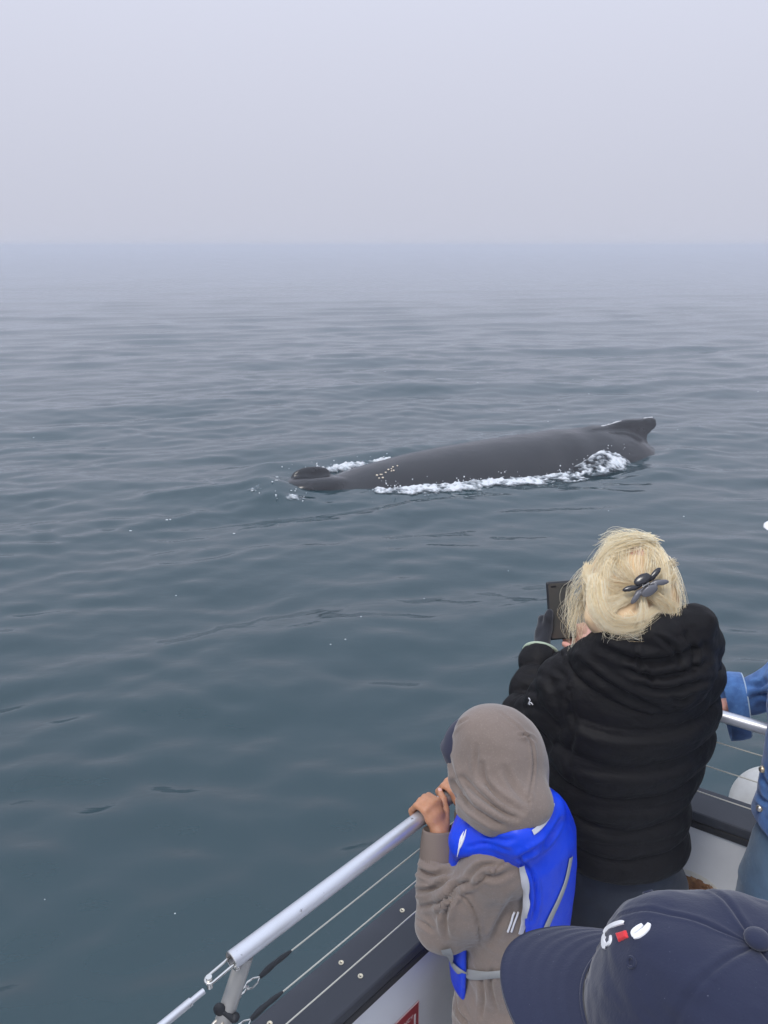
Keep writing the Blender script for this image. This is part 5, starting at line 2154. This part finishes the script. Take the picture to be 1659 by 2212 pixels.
    for i in range(6):
        th = R(30 + 60 * i)
        ph = R(52)
        rxy = math.cos(ph) ** .62
        p = np.array([a_f * math.cos(th) * rxy, b_s * math.sin(th) * rxy, hh * math.sin(ph) ** 1.05])
        pw = KC + p @ A
        h_ = ks.t.find_nearest(Vector(pw))
        p0, n0_ = np.array(h_[0]), np.array(h_[1])
        if n0_ @ (p0 - KC) < 0: n0_ = -n0_
        t1 = nrm(np.cross(n0_, up + .01))
        t2 = np.cross(n0_, t1)
        mb = MB()
        mb.tube([p0 + n0_ * .0004 + (t1 * math.cos(a) + t2 * math.sin(a)) * .0033 for a in np.linspace(0, 6.2832, 17)[:-1]], .0013, 6, closed=True)
        o = mb.build('eyelet', m_capn, cap_o)
        mb = MB()
        mb.blob(p0 + n0_ * .0002, (.0022, .0022, .0005), np.array([t1, t2, n0_]), nu=10, nv=4)
    # raised embroidery on the front panels
    m_wt = material('white_embroidery', (.86, .86, .88), .6, sheen=.3, bump=[(900, .4, (1, .2, 1))])
    m_rt = material('red_embroidery', (.72, .020, .030), .6, sheen=.3, bump=[(900, .4, (1, .2, 1))])

    def stitch(pts, w_, name, mat):
        pts = [(x + 8, y + 6) for x, y in pts]
        w_ *= .85
        ribbon(ks, pts, [w_ * .6, w_, w_ * 1.05, w_, w_ * .6], name, mat, cap_o, off=.0001, n=16, thick=.0011)
    stitch([(1298, 2009), (1303, 2001), (1318, 1992), (1335, 1987), (1342, 1988)], .0044, 'embroidery', m_wt)
    stitch([(1302, 2013), (1296, 2022), (1297, 2034), (1303, 2039)], .0075, 'embroidery', m_wt)
    stitch([(1303, 2036), (1311, 2029), (1312, 2016)], .0040, 'embroidery', m_wt)
    stitch([(1362, 2018), (1360, 2008), (1369, 2000), (1380, 1992)], .0046, 'embroidery', m_wt)
    stitch([(1362, 2019), (1374, 2013), (1388, 2001), (1395, 1990)], .0056, 'embroidery', m_wt)
    stitch([(1381, 2002), (1378, 2010), (1369, 2016)], .0030, 'embroidery', m_wt)
    N_ = 12
    vv, ff = [], []
    quad = [(1329, 2016), (1354, 2009), (1359, 2026), (1336, 2036)]
    rr2 = np.random.default_rng(5)
    for i in range(N_ + 1):
        for j in range(N_ + 1):
            s, t = i / N_, j / N_
            u = (1 - s) * (1 - t) * quad[0][0] + s * (1 - t) * quad[1][0] + s * t * quad[2][0] + (1 - s) * t * quad[3][0]
            w = (1 - s) * (1 - t) * quad[0][1] + s * (1 - t) * quad[1][1] + s * t * quad[2][1] + (1 - s) * t * quad[3][1]
            ed = min(i, j, N_ - i, N_ - j) / 2.0
            jx = rr2.normal() * .8 if ed < .5 else 0
            vv.append(ks.hit(u + jx, w + jx, -.0008 + .0028 * min(1, ed) ** .5)[0])
    for i in range(N_):
        for j in range(N_):
            a = i * (N_ + 1) + j
            ff.append((a, a + 1, a + N_ + 2, a + N_ + 1))
    mesh_obj('embroidery', np.array(vv), np.array(ff)[:, ::-1], m_rt, cap_o)
    return body


m_sh_dark = material('dark_leather', (.03, .026, .024), .6)
build_cap_person()


# ------------------------------------------------------------------ person in denim at the starboard rail
def build_denim_person():
    hd = V3(.985, 1.50, 2.715)
    DF = nrm(V3(-.80, .60, -.10))
    DR = nrm(np.cross(DF, up))
    DU = np.cross(DR, DF)
    A = np.array([DR, DF, DU])
    c = V3(1.047, 1.44, 0)
    f2 = nrm(V3(.55, .83, 0))                    # trunk faces the rail
    l2 = V3(-f2[1], f2[0], 0)
    yaw = math.atan2(f2[1], f2[0])
    WR2 = at(1606, 1510, 2.15)
    EL2 = at(1722, 1468, 2.06)
    SH2 = c + l2 * .14 + up * 2.43 + V3(.03, 0, 0)
    SO2 = c - l2 * .165 + up * 2.49
    EO2 = c - l2 * .22 + f2 * .12 + up * 2.28
    WO2 = c - l2 * .16 + f2 * .30 + up * 2.24
    F = Field((.66, 1.0, DECK_Z - .02), (1.55, 2.0, 2.86), .0085)
    F.ell(hd, (.074, .092, .105), A, k=0)
    F.ell(hd + DF * .04 - DU * .055, (.054, .052, .06), A, k=.03)
    F.cap(hd + DF * .086, hd + DF * .105 - DU * .026, .009, .014, k=.012)
    F.cap(hd + DF * .085 - DU * .056 - DR * .016, hd + DF * .085 - DU * .056 + DR * .016, .008, k=.008)
    for s in (-1, 1):
        F.ell(hd + DF * .083 + DU * .016 + DR * .03 * s, (.015, .011, .009), A, k=.006, cut=True)
        F.ell(hd + DF * .076 + DU * .014 + DR * .03 * s, (.011, .011, .010), A, k=.003)
        F.ell(hd + DR * .074 * s - DU * .015, (.010, .022, .032), A, k=.008)
    F.cap(hd - DU * .07, c + up * 2.52, .052, .058, k=.03)
    zz = [1.86, 2.0, 2.2, 2.38, 2.48, 2.54]
    F.loft([2.0, 2.08] + zz[2:], [c[0]] * 6, [c[1]] * 6, [.10, .09, .10, .105, .09, .05], [.15, .13, .145, .16, .14, .07], yaw, k=.03, end=.03)
    for S_, E_, W_, s in ((SH2, EL2, WR2, 1), (SO2, EO2, WO2, -1)):
        F.chain([S_, E_, W_], [.046, .038, .028], k=.03)
        dn = nrm(W_ - E_)
        w = W_ + dn * .02
        sd = nrm(np.cross(dn, up)) * s
        dd = nrm(dn - up * .35)
        mc = [w + dn * .07 + sd * (.027 - .018 * i) for i in range(4)]
        ch = [[m, m + dd * .030, m + dd * .045 - up * .018, m + dd * .040 - up * .036] for m in mc]
        th = [w + sd * .02, w + dn * .035 + sd * .038 - up * .012, w + dn * .055 + sd * .040 - up * .026]
        hand(F, w, mc, ch, [.0092] * 4, th, [.015, .012, .010], palm=.014)
    for s in (-1, 1):
        H_, K_, T_ = c + l2 * .060 * s + V3(.03, 0, 1.84), c + l2 * .075 * s + f2 * .03 + V3(.03, 0, 1.57), c + l2 * .10 * s + up * 1.22
        F.chain([H_, K_, T_], [.078, .056, .042], k=.03)
        F.chain([T_, T_ + f2 * .08 - up * .03, T_ + f2 * .16 - up * .045], [.038, .034, .025], k=.02)
    v, f = F.mesh(1)
    body = mesh_obj('person', v, f, m_skin_w, origin=V3(c[0], c[1], DECK_Z))
    tag(body, 'person in blue denim jacket, jeans and white cap leaning on the right rail', 'person')
    m_den = material('blue_denim', (.080, .205, .48), .85, sheen=.2, bump=[(500, .3, (1, 1, .3)), (34, .25, None)], vary=[(16, (.030, .095, .27), .38, .62), (44, (.13, .28, .56), .58, .78)])
    m_den2 = material('pale_denim', (.105, .185, .275), .9, sheen=.15, bump=[(420, .3, (1, 1, .3)), (24, .2, None)], vary=[(9, (.060, .115, .185), .38, .66), (40, (.17, .26, .34), .6, .8)])
    G = Field((.74, 1.05, 1.86), (1.52, 1.98, 2.62), .0062)
    G.loft([2.10, 2.14] + zz[2:], [c[0]] * 6, [c[1]] * 6, [.140, .138, .132, .126, .108, .065], [.180, .178, .174, .178, .150, .085], yaw, k=0, end=.02)
    G.loft([2.48, 2.55, 2.615], [c[0] - .01] * 3, [c[1]] * 3, [.095, .082, .088], [.10, .084, .090], yaw, k=.02, end=.012)
    G.chain([SH2, EL2, WR2 + nrm(EL2 - WR2) * .02], [.076, .064, .052], k=.04)
    G.chain([SO2, EO2, WO2], [.074, .062, .05], k=.04)

    def df(v, n, f):
        v = v + n * (.006 * noise(v * V3(1, 1, 1.5), 13, 121, 3))[:, None]
        for pts, wd, dp in (([(1612, 1520), (1640, 1500), (1675, 1508)], 6, .008), ([(1615, 1480), (1640, 1482), (1665, 1465)], 6, .007), ([(1630, 1700), (1645, 1725), (1660, 1735)], 5, .008), ([(1640, 1640), (1648, 1680), (1660, 1700)], 5, .006)):
            v = crease(v, normals(v, f), pts, wd, dp, .8)
        return v
    oj, jv, jf = cloth(G, 'jacket', m_den, body, df)
    # turned back cuff: an open flared band standing proud of the sleeve
    dn = nrm(at(1560, 1516, 2.16) - at(1700, 1508, 2.11))
    sx = nrm(np.cross(dn, up)); sy = np.cross(sx, dn)
    a0, b0 = WR2 - dn * .008 - up * .012, WR2 + dn * .048 - up * .012
    N_ = 40
    v, ff = [], []
    prof = [(0, .050), (.0, .064), (.05, .067), (.5, .070), (1, .070), (1, .066), (.5, .062), (.0, .054)]
    for k, (s, rr) in enumerate(prof):
        for j in range(N_):
            an = 2 * math.pi * j / N_
            r2 = rr * (1 + .10 * math.sin(an * 2 + .6) + .05 * math.sin(an * 3 + 1)) * (1 + .10 * max(0, -math.sin(an)))
            v.append(a0 + (b0 - a0) * s * (1 + .08 * math.sin(an + 1)) + (sx * math.cos(an) + sy * 1.32 * math.sin(an)) * r2)
    for k in range(len(prof) - 1):
        for j in range(N_):
            j2 = (j + 1) % N_
            ff.append((k * N_ + j, k * N_ + j2, (k + 1) * N_ + j2, (k + 1) * N_ + j))
    mesh_obj('cuff', np.array(v), ff, m_den, body)
    mb = MB()
    mb.tube([p for p in np.array(v)[N_:2 * N_] ], .0022, 6, closed=True)
    mb.build('cuff_edge', material('pale_stitching', (.42, .52, .62), .8), body)
    js = Skin(jv, jf)
    for u, w in ((1643, 1662), (1637, 1745)):
        p, n_ = js.hit(u + 6, w, .002)
        mb = MB()
        mb.blob(p, (.0085, .0085, .0085), nu=12, nv=8)
        mb.build('button', m_bronze, body)
    P = Field((.80, 1.1, DECK_Z - .01), (1.45, 1.75, 2.18), .009)
    P.loft([1.82, 1.92, 2.05, 2.14], [c[0]] * 4, [c[1]] * 4, [.128, .132, .126, .115], [.182, .180, .168, .15], yaw, k=0)
    for s in (-1, 1):
        T_ = c + l2 * .10 * s + up * 1.20
        P.chain([c + l2 * .060 * s + V3(.03, 0, 1.84), c + l2 * .075 * s + f2 * .03 + V3(.03, 0, 1.57), T_], [.108, .080, .068], k=.03)
        S = Field(T_ - V3(.24, .24, .07), T_ + V3(.24, .26, .06), .01)
        S.chain([T_ - up * .012, T_ + f2 * .08 - up * .018, T_ + f2 * .16 - up * .022], [.048, .044, .036], k=.02)
        cloth(S, 'shoe', m_sh_dark, body)
    cloth(P, 'jeans', m_den2, body, lambda v, n, f: v + n * (.006 * noise(v * V3(1, 1, 1.5), 10, 131, 3))[:, None])
    m_hr = material('brown_hair', (.10, .062, .040), .55, bump=[(160, .6, (1, 1, .2))])
    Hh = Field(hd - .2, hd + .16, .006)
    Hh.ell(hd - DF * .012 - DU * .004, (.081, .096, .104), A, k=0)
    Hh.ell(hd - DF * .06 - DU * .075, (.066, .045, .055), A, k=.03)
    Hh.ell(hd + DF * .075 - DU * .03, (.075, .06, .10), A, k=.02, cut=True)
    cloth(Hh, 'hair', m_hr, body)
    # white cap
    m_wc = material('white_cotton', (.80, .79, .80), .9, bump=[(300, .25, None)])
    tip = at(1647, 1138, 1.72)
    dirc = nrm(V3(*(hd - tip)[:2], 0))
    B = Field(hd - V3(.32, .2, .1), hd + V3(.2, .34, .2), .005)
    B.ell(hd + DU * .035 - DF * .004, (.083, .102, .090), A, k=0)
    bc = tip + dirc * .075 + up * .0
    bl = nrm(np.cross(up, dirc))
    bu = nrm(up + dirc * .15)
    B.ell(bc, (.078, .062, .0062), np.array([nrm(np.cross(bl, bu)), bl, bu]), k=.006)
    B.cap(bc + dirc * .04, hd + DU * .03 + DF * .07, .012, .02, k=.03)
    B.ell(hd - DU * .06 + DF * .0, (.078, .097, .085), A, k=.01, cut=True)
    cloth(B, 'cap', m_wc, body)


build_denim_person()
